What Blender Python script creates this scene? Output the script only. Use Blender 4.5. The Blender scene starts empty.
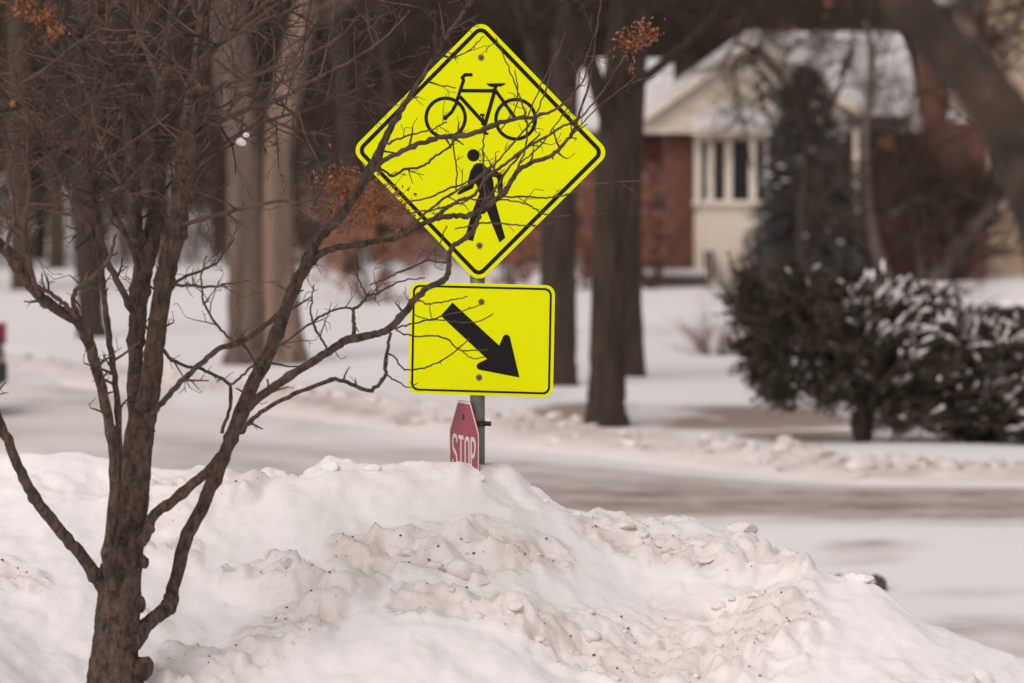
import bpy, bmesh, math, random
import numpy as np
from mathutils import Vector
from mathutils.geometry import tessellate_polygon

random.seed(7)
rng = np.random.default_rng(7)
scene = bpy.context.scene
COL = scene.collection
R = math.radians

# ------------------------------------------------------------------ camera geometry
F = 200.0 / 36.0 * 1024.0
CAMZ = 3.1
PITCH = math.atan((341.5 - 133.0) / F)
fw = np.array([0, math.cos(PITCH), -math.sin(PITCH)])
up = np.array([0, math.sin(PITCH), math.cos(PITCH)])
rt = np.array([1.0, 0, 0])


def at(u, v, Y):
    d = fw + (u - 512.0) / F * rt + (341.5 - v) / F * up
    d = d * (Y / d[1])
    return d + np.array([0, 0, CAMZ])


def proj(p):
    d = np.asarray(p, float) - np.array([0, 0, CAMZ])
    w = d @ fw
    return 512.0 + F * d[0] / w, 341.5 - F * (d @ up) / w


# ------------------------------------------------------------------ mesh helpers
class MB:
    def __init__(self):
        self.v, self.f, self.n = [], [], 0
        self.attr = []

    def add(self, verts, faces):
        verts = np.asarray(verts, float).reshape(-1, 3)
        self.v.append(verts)
        n = self.n
        for f in faces:
            self.f.append([i + n for i in f])
        self.n += len(verts)

    def addq(self, verts, quads):
        """quads as an (M,4) or (M,3) array"""
        verts = np.asarray(verts, float).reshape(-1, 3)
        self.v.append(verts)
        self.f.extend((np.asarray(quads) + self.n).tolist())
        self.n += len(verts)

    def box(self, x0, x1, y0, y1, z0, z1):
        v = [(x0, y0, z0), (x1, y0, z0), (x1, y1, z0), (x0, y1, z0), (x0, y0, z1), (x1, y0, z1), (x1, y1, z1), (x0, y1, z1)]
        self.add(v, [(3, 2, 1, 0), (4, 5, 6, 7), (0, 1, 5, 4), (1, 2, 6, 5), (2, 3, 7, 6), (3, 0, 4, 7)])

    def prism(self, pts, y0, y1):
        """polygon in x,z extruded along y; pts counter-clockwise seen from -y"""
        n = len(pts)
        v = [(x, y0, z) for x, z in pts] + [(x, y1, z) for x, z in pts]
        self.add(v, [list(range(n)), list(range(2 * n - 1, n - 1, -1))] + [(i, i + n, (i + 1) % n + n, (i + 1) % n) for i in range(n)])

    def prism_x(self, pts, x0, x1):
        """polygon in y,z extruded along x"""
        n = len(pts)
        v = [(x0, y, z) for y, z in pts] + [(x1, y, z) for y, z in pts]
        self.add(v, [list(range(n - 1, -1, -1)), list(range(n, 2 * n))] + [(i, (i + 1) % n, (i + 1) % n + n, i + n) for i in range(n)])

    def tube(self, pts, rad, k=6, wob=0.0, cap=True):
        P = np.asarray(pts, float)
        n = len(P)
        r = np.asarray(rad, float) if np.ndim(rad) else np.full(n, float(rad))
        T = np.gradient(P, axis=0)
        T /= np.linalg.norm(T, axis=1, keepdims=True) + 1e-12
        a = np.array([0.31, 0.9, 0.12]) if abs(T[0] @ np.array([0.31, 0.9, 0.12])) < .9 else np.array([1.0, 0, 0])
        N = a - T * (T @ a)[:, None]
        N /= np.linalg.norm(N, axis=1, keepdims=True) + 1e-12
        B = np.cross(T, N)
        ang = np.arange(k) * 2 * math.pi / k
        rr = r[:, None] * np.ones(k)[None]
        if wob:
            rr = rr * (1 + wob * (rng.random((n, k)) - .5) * 2)
        V = P[:, None, :] + rr[..., None] * (np.cos(ang)[None, :, None] * N[:, None, :] + np.sin(ang)[None, :, None] * B[:, None, :])
        i = np.arange(n - 1)[:, None] * k
        j = np.arange(k)[None]
        q = np.stack([i + j, i + (j + 1) % k, i + k + (j + 1) % k, i + k + j], -1).reshape(-1, 4)
        self.addq(V.reshape(-1, 3), q)
        if cap:
            b = self.n - n * k
            self.f.append([b + x for x in range(k - 1, -1, -1)])
            self.f.append([b + (n - 1) * k + x for x in range(k)])

    def blob(self, c, r, sub=1, rough=.25):
        bm = bmesh.new()
        bmesh.ops.create_icosphere(bm, subdivisions=sub, radius=1)
        V = np.array([v.co[:] for v in bm.verts])
        Fc = [[v.index for v in f.verts] for f in bm.faces]
        bm.free()
        V = V * (1 + rough * (rng.random((len(V), 1)) - .5) * 2)
        self.add(V * np.asarray(r) + np.asarray(c), Fc)

    def build(self, name, mat, parent=None, smooth=False, kind=None):
        me = bpy.data.meshes.new(name)
        V = np.concatenate(self.v) if self.v else np.zeros((0, 3))
        p = parent
        while p is not None:
            V = V - np.array(p.location[:])
            p = p.parent
        sizes = np.array([len(f) for f in self.f], np.int32)
        loops = np.fromiter((i for f in self.f for i in f), np.int32)
        me.vertices.add(len(V))
        me.vertices.foreach_set('co', V.astype(np.float32).ravel())
        me.loops.add(len(loops))
        me.loops.foreach_set('vertex_index', loops)
        me.polygons.add(len(sizes))
        st = np.zeros(len(sizes), np.int32)
        st[1:] = np.cumsum(sizes)[:-1]
        me.polygons.foreach_set('loop_start', st)
        me.polygons.foreach_set('loop_total', sizes)
        me.polygons.foreach_set('use_smooth', np.full(len(sizes), smooth))
        if self.attr:
            a = me.attributes.new('dirt', 'FLOAT', 'POINT')
            a.data.foreach_set('value', np.concatenate(self.attr).astype(np.float32))
        me.update(calc_edges=True)
        me.validate()
        if mat:
            me.materials.append(mat)
        o = bpy.data.objects.new(name, me)
        COL.objects.link(o)
        if parent:
            o.parent = parent
        if kind:
            o['kind'] = kind
        return o


def cards(c, d, n, ln, wd):
    """leaf-sized quads: centres c, long axis d, normal-ish n, lengths, widths"""
    d = d / (np.linalg.norm(d, axis=1, keepdims=True) + 1e-9)
    s = np.cross(d, n)
    s /= np.linalg.norm(s, axis=1, keepdims=True) + 1e-9
    ln = np.broadcast_to(ln, (len(c),))[:, None] * .5
    wd = np.broadcast_to(wd, (len(c),))[:, None] * .5
    nn = np.cross(s, d)
    V = np.stack([c - d * ln, c + s * wd + nn * wd * .35, c + d * ln, c - s * wd + nn * wd * .35], 1)
    q = np.arange(len(c) * 4).reshape(-1, 4)
    return V.reshape(-1, 3), q


def rdir(n):
    v = rng.normal(size=(n, 3))
    return v / np.linalg.norm(v, axis=1, keepdims=True)


def root(name, loc, label, cat, group=None):
    o = bpy.data.objects.new(name, None)
    COL.objects.link(o)
    o.location = tuple(float(x) for x in loc)
    o.empty_display_size = .3
    o['label'] = label
    o['category'] = cat
    if group:
        o['group'] = group
    return o


def tag(o, label, cat, group=None):
    o['label'] = label
    o['category'] = cat
    if group:
        o['group'] = group
    return o


# ------------------------------------------------------------------ numpy noise
def vnoise(x, y, seed=0):
    xi, yi = np.floor(x).astype(np.int64), np.floor(y).astype(np.int64)
    xf, yf = x - xi, y - yi
    xf, yf = xf * xf * xf * (xf * (xf * 6 - 15) + 10), yf * yf * yf * (yf * (yf * 6 - 15) + 10)

    def h(a, b):
        n = (a * 374761393 + b * 668265263 + seed * 1442695041) & 0xffffffff
        n = ((n ^ (n >> 13)) * 1274126177) & 0xffffffff
        return ((n ^ (n >> 16)) & 0xffff) / 65535.0
    return (h(xi, yi) * (1 - xf) + h(xi + 1, yi) * xf) * (1 - yf) + (h(xi, yi + 1) * (1 - xf) + h(xi + 1, yi + 1) * xf) * yf


def fbm(x, y, o=4, seed=0):
    s, a, t = 0, 1, 0
    for i in range(o):
        s = s + a * vnoise(x, y, seed + i * 17)
        t += a
        a *= .5
        x, y = x * 2.03 + 3.1, y * 2.03 - 1.7
    return s / t


def clods(x, y, cell, seed, slab=False):
    """rounded lumps on a jittered grid: height 0..1"""
    gx, gy = np.floor(x / cell).astype(np.int64), np.floor(y / cell).astype(np.int64)
    out = np.zeros_like(x)
    for dx in (-1, 0, 1):
        for dy in (-1, 0, 1):
            a, b = gx + dx, gy + dy

            def h(k):
                n = (a * 73856093 + b * 19349663 + (seed + k) * 83492791) & 0xffffffff
                n = ((n ^ (n >> 13)) * 1274126177) & 0xffffffff
                return ((n ^ (n >> 16)) & 0xffff) / 65535.0
            cx, cy = (a + h(1)) * cell, (b + h(2)) * cell
            rad = cell * (.35 + .55 * h(3))
            ex = 1 + .8 * (h(6) - .5)
            d2 = ((x - cx) * ex) ** 2 + ((y - cy) / ex) ** 2
            if slab:
                dd = np.maximum(np.abs((x - cx) * ex * .9 + (y - cy) * (h(7) - .5)), np.abs((y - cy) / ex + (x - cx) * (h(8) - .5))) / rad * 1.15
                hh = np.clip((1 - dd) * 3.2, 0, 1) ** .8 * np.clip(.35 + .65 * h(4) + .7 * (h(9) - .5) * (x - cx) / rad + .7 * (h(10) - .5) * (y - cy) / rad, 0, 1.3) * (h(5) > .35)
            else:
                hh = np.sqrt(np.clip(1 - d2 / rad ** 2, 0, 1)) * (.25 + .75 * h(4)) * (h(5) > .3)
            out = np.maximum(out, hh)
    return out


def smooth(a, b, x):
    t = np.clip((x - a) / (b - a), 0, 1)
    return t * t * (3 - 2 * t)


# ------------------------------------------------------------------ materials
def mat(name, col, rough=.8, noise=None, bump=None, metal=0.0, spec=None, rand=0.0, vec='Object'):
    """noise=(scale, second colour, contrast[, stretch xyz]); bump=(scale, strength, distance)"""
    m = bpy.data.materials.new(name)
    m.use_nodes = True
    nt = m.node_tree
    N, L = nt.nodes, nt.links
    b = N['Principled BSDF']
    b.inputs['Base Color'].default_value = (*col, 1)
    b.inputs['Roughness'].default_value = rough
    b.inputs['Metallic'].default_value = metal
    if spec is not None:
        b.inputs['Specular IOR Level'].default_value = spec
    tc = N.new('ShaderNodeTexCoord')
    colsock = None
    if noise:
        mp = N.new('ShaderNodeMapping')
        L.new(tc.outputs[vec], mp.inputs['Vector'])
        if len(noise) > 3:
            mp.inputs['Scale'].default_value = noise[3]
        nz = N.new('ShaderNodeTexNoise')
        nz.inputs['Scale'].default_value = noise[0]
        nz.inputs['Detail'].default_value = 6
        nz.inputs['Roughness'].default_value = .65
        L.new(mp.outputs[0], nz.inputs['Vector'])
        rp = N.new('ShaderNodeValToRGB')
        c = noise[2]
        rp.color_ramp.elements[0].position = .5 - c
        rp.color_ramp.elements[1].position = .5 + c
        rp.color_ramp.elements[0].color = (*col, 1)
        rp.color_ramp.elements[1].color = (*noise[1], 1)
        L.new(nz.outputs['Fac'], rp.inputs['Fac'])
        colsock = rp.outputs[0]
    if rand:
        oi = N.new('ShaderNodeNewGeometry')
        mx = N.new('ShaderNodeHueSaturation')
        mm = N.new('ShaderNodeMapRange')
        mm.inputs[3].default_value = 1 - rand
        mm.inputs[4].default_value = 1 + rand
        L.new(oi.outputs['Random Per Island'], mm.inputs[0])
        L.new(mm.outputs[0], mx.inputs['Value'])
        if colsock:
            L.new(colsock, mx.inputs['Color'])
        else:
            mx.inputs['Color'].default_value = (*col, 1)
        colsock = mx.outputs[0]
    if colsock:
        L.new(colsock, b.inputs['Base Color'])
    if bump:
        n2 = N.new('ShaderNodeTexNoise')
        n2.inputs['Scale'].default_value = bump[0]
        n2.inputs['Detail'].default_value = 5
        if noise:
            L.new(mp.outputs[0], n2.inputs['Vector'])
        else:
            L.new(tc.outputs[vec], n2.inputs['Vector'])
        bp = N.new('ShaderNodeBump')
        bp.inputs['Strength'].default_value = bump[1]
        bp.inputs['Distance'].default_value = bump[2]
        L.new(n2.outputs['Fac'], bp.inputs['Height'])
        L.new(bp.outputs[0], b.inputs['Normal'])
    return m


def snow_mat(name, clean=(.83, .80, .80), dirty=(.67, .60, .545), scale=7.0, bump=(55, .3, .01), coord='Object', stretch=(1, 1, 1)):
    m = bpy.data.materials.new(name)
    m.use_nodes = True
    nt = m.node_tree
    N, L = nt.nodes, nt.links
    b = N['Principled BSDF']
    b.inputs['Roughness'].default_value = .65
    b.inputs['Specular IOR Level'].default_value = .25
    tc = N.new('ShaderNodeTexCoord')
    mp = N.new('ShaderNodeMapping')
    mp.inputs['Scale'].default_value = stretch
    L.new(tc.outputs[coord], mp.inputs['Vector'])
    at_ = N.new('ShaderNodeAttribute')
    at_.attribute_name = 'dirt'
    nz = N.new('ShaderNodeTexNoise')
    nz.inputs['Scale'].default_value = scale
    nz.inputs['Detail'].default_value = 7
    nz.inputs['Roughness'].default_value = .7
    L.new(mp.outputs[0], nz.inputs['Vector'])
    mr = N.new('ShaderNodeMapRange')
    mr.inputs[1].default_value = .3
    mr.inputs[2].default_value = .72
    mr.inputs[3].default_value = .35
    mr.inputs[4].default_value = 1.25
    L.new(nz.outputs['Fac'], mr.inputs[0])
    mu = N.new('ShaderNodeMath')
    mu.operation = 'MULTIPLY'
    mu.use_clamp = True
    L.new(at_.outputs['Fac'], mu.inputs[0])
    L.new(mr.outputs[0], mu.inputs[1])
    mix = N.new('ShaderNodeMix')
    mix.data_type = 'RGBA'
    mix.inputs['A'].default_value = (*clean, 1)
    mix.inputs['B'].default_value = (*dirty, 1)
    L.new(mu.outputs[0], mix.inputs['Factor'])
    # dark grit specks where it is dirty
    n3 = N.new('ShaderNodeTexNoise')
    n3.inputs['Scale'].default_value = scale * 9
    n3.inputs['Detail'].default_value = 3
    L.new(mp.outputs[0], n3.inputs['Vector'])
    m3 = N.new('ShaderNodeMapRange')
    m3.inputs[1].default_value = .66
    m3.inputs[2].default_value = .76
    L.new(n3.outputs['Fac'], m3.inputs[0])
    mu3 = N.new('ShaderNodeMath')
    mu3.operation = 'MULTIPLY'
    mu3.use_clamp = True
    L.new(m3.outputs[0], mu3.inputs[0])
    L.new(mu.outputs[0], mu3.inputs[1])
    mix2 = N.new('ShaderNodeMix')
    mix2.data_type = 'RGBA'
    L.new(mu3.outputs[0], mix2.inputs['Factor'])
    L.new(mix.outputs['Result'], mix2.inputs['A'])
    mix2.inputs['B'].default_value = (.13, .09, .06, 1)
    L.new(mix2.outputs['Result'], b.inputs['Base Color'])
    n2 = N.new('ShaderNodeTexNoise')
    n2.inputs['Scale'].default_value = bump[0]
    n2.inputs['Detail'].default_value = 6
    L.new(mp.outputs[0], n2.inputs['Vector'])
    bp = N.new('ShaderNodeBump')
    bp.inputs['Strength'].default_value = bump[1]
    bp.inputs['Distance'].default_value = bump[2]
    L.new(n2.outputs['Fac'], bp.inputs['Height'])
    L.new(bp.outputs[0], b.inputs['Normal'])
    return m


def brick_mat():
    m = bpy.data.materials.new('red_brick')
    m.use_nodes = True
    N, L = m.node_tree.nodes, m.node_tree.links
    b = N['Principled BSDF']
    b.inputs['Roughness'].default_value = .9
    tc = N.new('ShaderNodeTexCoord')
    mp = N.new('ShaderNodeMapping')
    mp.inputs['Rotation'].default_value = (R(90), 0, 0)
    L.new(tc.outputs['Object'], mp.inputs['Vector'])
    br = N.new('ShaderNodeTexBrick')
    br.inputs['Color1'].default_value = (.128, .043, .030, 1)
    br.inputs['Color2'].default_value = (.092, .031, .023, 1)
    br.inputs['Mortar'].default_value = (.16, .09, .068, 1)
    br.inputs['Scale'].default_value = 4.0
    br.inputs['Mortar Size'].default_value = .02
    L.new(mp.outputs[0], br.inputs['Vector'])
    L.new(br.outputs['Color'], b.inputs['Base Color'])
    return m


M = {}
M['bank'] = snow_mat('bank_snow')
M['ground'] = snow_mat('field_snow', clean=(.80, .77, .768), dirty=(.30, .225, .18), scale=1.6, bump=(14, .3, .03))
M['road'] = snow_mat('road_slush', clean=(.74, .695, .675), dirty=(.25, .19, .15), scale=1.2, bump=(20, .3, .02))
M['windrow'] = snow_mat('windrow_snow', clean=(.76, .70, .67), dirty=(.26, .185, .13), scale=3.0, bump=(25, .4, .03))
M['grit'] = mat('grit', (.16, .115, .085), .9, rand=.5)
M['cap'] = mat('snow_cap', (.84, .79, .78), .65, bump=(30, .3, .01))
M['bark'] = mat('young_bark', (.020, .012, .0075), .85, noise=(26, (.125, .078, .054), .15, (1.5, 1.5, .75)), bump=(42, 1, .03))
M['twig'] = mat('twig_bark', (.030, .017, .011), .75, noise=(14, (.112, .067, .047), .17), rand=.6)
M['leaf'] = mat('dry_leaf', (.29, .108, .042), .75, noise=(30, (.19, .072, .034), .2), rand=.4)
M['bark_dark'] = mat('dark_bark', (.024, .015, .009), .9, noise=(4, (.075, .048, .032), .13, (5, 5, .45)), bump=(18, 1, .04))
M['bark_tan'] = mat('tan_bark', (.070, .050, .040), .85, noise=(2.2, (.17, .118, .092), .14, (3.4, 3.4, .22)), bump=(14, .8, .03))
M['bark_limb'] = mat('limb_bark', (.013, .0075, .0045), .9, noise=(9, (.066, .042, .028), .15), bump=(40, .8, .01))
M['wood_bark'] = mat('wood_bark', (.034, .0215, .014), .95, noise=(3, (.082, .053, .036), .2, (2, 2, .4)), rand=.15)
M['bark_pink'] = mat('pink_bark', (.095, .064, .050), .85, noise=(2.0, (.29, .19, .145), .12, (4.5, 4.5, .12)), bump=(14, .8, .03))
M['bark_grey'] = mat('grey_bark', (.075, .056, .047), .9, noise=(3, (.15, .115, .10), .2, (2, 2, .5)))
M['brush'] = mat('brush_stems', (.062, .038, .025), .95, rand=.5)
M['farwood'] = mat('far_wood', (.042, .026, .0175), 1.0, rand=.5)
M['brick'] = brick_mat()
M['cream'] = mat('cream_siding', (.60, .52, .43), .8, noise=(1.2, (.55, .475, .39), .3, (.3, 1, 6)))
M['trim'] = mat('cream_trim', (.66, .585, .50), .7)
M['glass'] = mat('dark_glass', (.02, .02, .022), .12, spec=.6)
M['roof_snow'] = mat('roof_snow', (.72, .69, .69), .7, noise=(1.1, (.56, .53, .525), .2), bump=(4, .5, .08))
M['shingle'] = mat('shingle', (.06, .05, .045), .95, noise=(6, (.09, .075, .07), .2))
M['tan'] = mat('tan_siding', (.50, .375, .265), .85, noise=(1.0, (.44, .33, .235), .3, (.3, 1, 8)))
M['yew'] = mat('yew_needles', (.026, .022, .012), .8, noise=(2.5, (.075, .052, .031), .18), rand=.7)
M['spruce'] = mat('spruce_needles', (.034, .035, .033), .85, noise=(2, (.085, .079, .073), .2), rand=.4)
M['oak'] = mat('withered_leaves', (.33, .155, .105), .9, noise=(2, (.22, .105, .072), .2), rand=.4)
M['hedge'] = mat('hedge_leaves', (.05, .038, .028), .9, rand=.4)
M['shrub'] = mat('shrub_twigs', (.20, .135, .11), .9, rand=.3)
M['yellow'] = mat('fluorescent_sheeting', (.73, .765, 0), .6, noise=(3, (.70, .735, 0), .2), spec=.08)
M['black'] = mat('black_ink', (.010, .008, .008), .5, spec=.15)
M['steel'] = mat('galvanised_steel', (.13, .125, .11), .55, noise=(20, (.18, .17, .15), .2), metal=.3)
M['bolt'] = mat('bolt_zinc', (.20, .16, .11), .5, metal=.5)
M['bolt_dark'] = mat('bolt_shade', (.06, .05, .045), .6)
M['red'] = mat('stop_red', (.37, .055, .085), .5, noise=(12, (.32, .048, .072), .2), spec=.3)
M['white'] = mat('white_sheeting', (.72, .66, .63), .5)
M['aluminium'] = mat('aluminium', (.45, .43, .42), .45, metal=.6)
M['clamp'] = mat('clamp_steel', (.025, .022, .02), .6, metal=.3)
M['paint'] = mat('car_paint', (.030, .030, .034), .3, spec=.5)
M['tyre'] = mat('tyre_rubber', (.02, .02, .02), .9)
M['lamp'] = mat('tail_lamp', (.25, .012, .016), .3)
M['rim'] = mat('wheel_rim', (.35, .34, .33), .4, metal=.7)
M['iron'] = mat('cast_iron', (.05, .042, .036), .8, noise=(20, (.09, .07, .055), .2))

# ------------------------------------------------------------------ terrain
vs_u = [-900, -400, -200, 0, 45, 75, 130, 180, 250, 300, 330, 370, 400, 440, 460, 474, 512, 545, 590, 640, 700, 740, 775, 810, 880, 950, 1024, 1200, 1500, 1900]
vs_v = [430, 436, 442, 452, 448, 454, 474, 484, 481, 484, 477, 479, 472, 466, 463, 466, 472, 499, 519, 530, 536, 552, 568, 579, 603, 637, 667, 730, 790, 800]


vs_t = np.arange(-880, 1881, 4.0)
_raw = np.interp(vs_t, vs_u, vs_v)


def gauss(a, sg):
    kk = np.exp(-.5 * (np.arange(-60, 61) * 4.0 / sg) ** 2)
    return np.convolve(np.pad(a, 60, 'edge'), kk / kk.sum(), 'valid')


vs_a, vs_b = gauss(_raw, 7), gauss(_raw, 70)


def near_profile(y):
    """lawn sloping down from the photographer to the road"""
    return 1.5 - .4 * smooth(0, 18, y) - 1.1 * smooth(19, 27.5, y)


def bank_height(x, y):
    u = 512 + x * F / 22.8
    near_c = np.interp(u, vs_t, vs_a)
    far_c = np.interp(u, vs_t, vs_b)
    yc = 23.15 + .25 * smooth(150, -50, u) - 1.25 * smooth(620, 1024, u)
    k = smooth(0, 1.1, yc - y)
    vs = near_c * (1 - k) + far_c * k
    zc = CAMZ - (vs - 133) * yc / F
    zf = zc + (.30 - .05 * smooth(600, 1000, u)) * (np.minimum(y, yc) - yc)
    back = smooth(0, 1, (y - yc) / 2.4)
    z = zf * (1 - back) + (-.15) * back
    return z, u, vs, yc


def ell(x, y, cu, cy, ru, ry, ang=0.0):
    """soft ellipse in bank coordinates: cu,ru in picture columns at 22.8 m, cy,ry metres in depth"""
    u = (512 + x * F / 22.8)
    a, b = (u - cu) / ru, (y - cy) / ry
    c, s = math.cos(ang), math.sin(ang)
    a, b = a * c + b * s, -a * s + b * c
    return np.clip(1.6 * (1 - np.sqrt(a * a + b * b)), 0, 1)


xs = np.unique(np.concatenate([np.linspace(-10, -2.6, 90), np.arange(-2.6, 2.6, .0125), np.linspace(2.6, 10, 90)]))
ys = np.unique(np.concatenate([np.arange(15.5, 19.4, .12), np.arange(19.4, 24.2, .0155), np.arange(24.2, 28.5, .12)]))
X, Yg = np.meshgrid(xs, ys)
Z, U, VS, YC = bank_height(X, Yg)
# blend into the lawn at the front
Z = np.where(Yg < 19.2, Z + (near_profile(Yg) - Z) * smooth(19.2, 16, Yg), Z)
# row on screen of the undisturbed surface
ROW = 133 + (CAMZ - Z) * F / Yg

w1, w2 = fbm(X * 1.2, Yg * .8, 3, 5) - .5, fbm(X * 1.2, Yg * .8, 3, 55) - .5
Uw, Rw = U + w1 * 90, ROW + w2 * 50


def band(pts, half, soft=1.0):
    """soft band following a polyline in (column,row); half widths in rows"""
    best = np.zeros_like(X)
    for (u0, v0, h0), (u1, v1, h1) in zip(pts[:-1], pts[1:]):
        du, dv = u1 - u0, v1 - v0
        t = np.clip(((Uw - u0) * du + (Rw - v0) * dv) / (du * du + dv * dv), 0, 1)
        d = np.hypot(Uw - (u0 + t * du), Rw - (v0 + t * dv))
        best = np.maximum(best, np.clip(1.5 * (1 - d / (h0 + (h1 - h0) * t)), 0, 1))
    return best * half


mask = np.zeros_like(X)
for pts, s in [
    ([(470, 620, 16), (540, 640, 40), (620, 650, 66), (700, 640, 80), (765, 635, 76)], 1.0),
    ([(570, 536, 22), (620, 552, 30), (680, 562, 28), (745, 560, 30), (780, 575, 18)], 1.0),
    ([(350, 566, 18), (400, 572, 26), (455, 555, 42), (500, 562, 36), (545, 570, 22)], .95),
    ([(395, 612, 14), (440, 614, 22), (490, 625, 18)], .9),
    ([(245, 585, 16), (295, 588, 30), (335, 600, 20)], .9),
    ([(190, 690, 30), (250, 655, 40), (310, 628, 30), (380, 588, 14)], .95),
    ([(-60, 590, 40), (0, 580, 40), (45, 590, 24)], .9),
    ([(140, 500, 26), (210, 505, 40), (265, 505, 20)], .8),
    ([(150, 548, 18), (215, 550, 24)], .8),
    ([(160, 620, 16), (195, 622, 20)], .7),
    ([(850, 685, 16), (940, 680, 20)], .8),
    ([(120, 680, 8), (90, 640, 6)], .3),
]:
    mask = np.maximum(mask, band(pts, s))
mild = band([(-40, 470, 26), (60, 468, 24), (200, 480, 22), (330, 475, 16), (420, 470, 14), (470, 490, 24), (560, 510, 18), (640, 535, 10)], 1.0)
edge = mask * np.clip(.15 + 1.5 * fbm(X * 3.2, Yg * 1.9, 4, 9), 0, 1.1)
edge = edge * smooth(.12, .5, edge)
edge = np.clip(edge, 0, 1)

post = np.exp(-(((U - 468) / 26) ** 2 + ((Yg - 22.9) / .5) ** 2))
calm = 1 - .9 * post
Z += (fbm(X * .9, Yg * .6, 3, 1) - .5) * .16 * smooth(27, 24, Yg) * calm
Z += (fbm(X * 2.4, Yg * 1.3, 4, 2) - .5) * .13 * calm
Z += (fbm(X * 6, Yg * 4, 4, 29) - .5) * .036 * calm
wx, wy = (fbm(X * 5, Yg * 5, 4, 77) - .5) * .34, (fbm(X * 5, Yg * 5, 4, 78) - .5) * .34
wx2, wy2 = (fbm(X * 16, Yg * 16, 3, 87) - .5) * .12, (fbm(X * 16, Yg * 16, 3, 88) - .5) * .12
big = clods(X + wx * .7, Yg + wy * .7, .34, 1, True)
mid = clods(X + wx * .4 + wx2 * .6, Yg + wy * .4 + wy2 * .6, .15, 2, True)
sml = clods(X + wx2, Yg + wy2, .06, 3)
ridge = 1 - np.abs(2 * fbm(X * 10, Yg * 8, 4, 61) - 1)
rough = .075 * big + .040 * mid + .014 * sml + .085 * (fbm(X * 7, Yg * 5, 5, 4) - .5) + .05 * (ridge ** 2 - .6) + .014 * (fbm(X * 45, Yg * 40, 3, 14) - .5)
Z += .78 * edge * rough - edge * .008
soft = clods(X + wx, Yg * .9 + wy, .34, 8)
Z += calm * mild * (1 - edge) * (-.045 + .05 * soft + .028 * clods(X + wx2, Yg + wy2, .15, 12) + .035 * (fbm(X * 12, Yg * 10, 4, 44) - .5))
Z += .006 * (fbm(X * 14, Yg * 10, 3, 21) - .5) + .007 * (fbm(X * 60, Yg * 50, 3, 24) - .5) * (.35 + .65 * mild) * np.clip(fbm(X * 4, Yg * 3, 3, 25) * 3 - .9, 0, 1)
Z += .045 * np.exp(-(((U - 457) / 11) ** 2 + ((Yg - 23.02) / .12) ** 2)) + .022 * np.exp(-(((U - 479) / 8) ** 2 + ((Yg - 23.0) / .12) ** 2))
# the smooth drift in the lower left corner, in front of the young tree
Z += .34 * np.exp(-(((U + 25) / 95) ** 2 + ((Yg - 20.5) / .5) ** 2))
# hollow round the trunk
Z -= .05 * np.exp(-(((U - 118) / 40) ** 2 + ((Yg - 20.7) / .3) ** 2))
bankZ = Z
dirt = np.clip(edge * (.18 + .75 * np.clip(fbm(X * 5, Yg * 3, 4, 31) * 1.7 - .35, 0, 1)) + .14 * mild * fbm(X * 3, Yg * 2, 3, 8), 0, 1)
dirt = np.clip(dirt + edge * .45 * (1 - np.clip((.6 * big + .5 * mid), 0, 1)), 0, 1)


def grid_mesh(mb, X, Y, Z, dirt=None):
    ny, nx = X.shape
    V = np.stack([X, Y, Z], -1).reshape(-1, 3)
    i = np.arange(ny - 1)[:, None] * nx + np.arange(nx - 1)[None]
    q = np.stack([i, i + 1, i + nx + 1, i + nx], -1).reshape(-1, 4)
    mb.addq(V, q)
    if dirt is not None:
        mb.attr.append(dirt.ravel())


mb = MB()
grid_mesh(mb, X, Yg, Z, dirt)
mb.build('snow_bank', M['bank'], smooth=True, kind='structure')


def bank_z(x, y):
    j = int(np.clip(np.searchsorted(xs, x), 0, len(xs) - 1))
    i = int(np.clip(np.searchsorted(ys, y), 0, len(ys) - 1))
    return float(bankZ[i, j])


# loose chunks of ploughed snow lying in the rough bands
mb = MB()
cand = np.argwhere(edge[:, :] > .55)
cand = cand[(ys[cand[:, 0]] > 19.6) & (np.abs(xs[cand[:, 1]]) < 2.4)]
pick = cand[rng.integers(0, len(cand), 150)]


def chunk(mb, c, r, dz=0.0):
    bm = bmesh.new()
    bmesh.ops.create_icosphere(bm, subdivisions=3 if r > .02 else 2, radius=1)
    V = np.array([v.co[:] for v in bm.verts])
    Fc = [[v.index for v in f.verts] for f in bm.faces]
    bm.free()
    for nrm in rdir(7):
        dd = V @ nrm - rng.uniform(.4, .95)
        V = V - np.clip(dd, 0, None)[:, None] * nrm
    V = V * (1 + .28 * (fbm(V[:, 0] * 2.2 + 50 + rng.random() * 40, V[:, 1] * 2.2 + V[:, 2] * 1.7 + 50, 3, 5) - .5))[:, None] + rng.normal(size=V.shape) * .018
    mb.add(V * np.array([1.25, 1.1, .75]) * r + np.array(c), Fc)


for i, j in pick:
    r = .007 + .030 * rng.random() ** 3
    n0 = mb.n
    chunk(mb, (xs[j], ys[i], bankZ[i, j] + r * .15), r)
    mb.attr.append(np.full(mb.n - n0, .45 + .45 * rng.random()))
# a few on the crest
for u_, y_, r in [(447, 23.03, .018), (481, 22.97, .018), (330, 23.1, .035), (262, 23.2, .035), (372, 23.1, .03), (744, 22.88, .05), (739, 22.9, .035), (750, 22.86, .035), (578, 23.1, .022), (545, 23.1, .016), (864, 22.35, .04), (853, 22.4, .028), (462, 22.1, .07), (476, 22.05, .05)]:
    x_ = (u_ - 512) * y_ / F
    n0 = mb.n
    chunk(mb, (x_, y_, bank_z(x_, y_) + r * .05), r)
    mb.attr.append(np.full(mb.n - n0, .6 if 700 < u_ < 800 or y_ in (22.1, 22.05) else .1))
mb.build('snow_clods', M['bank'], smooth=True, kind='stuff')

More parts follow.
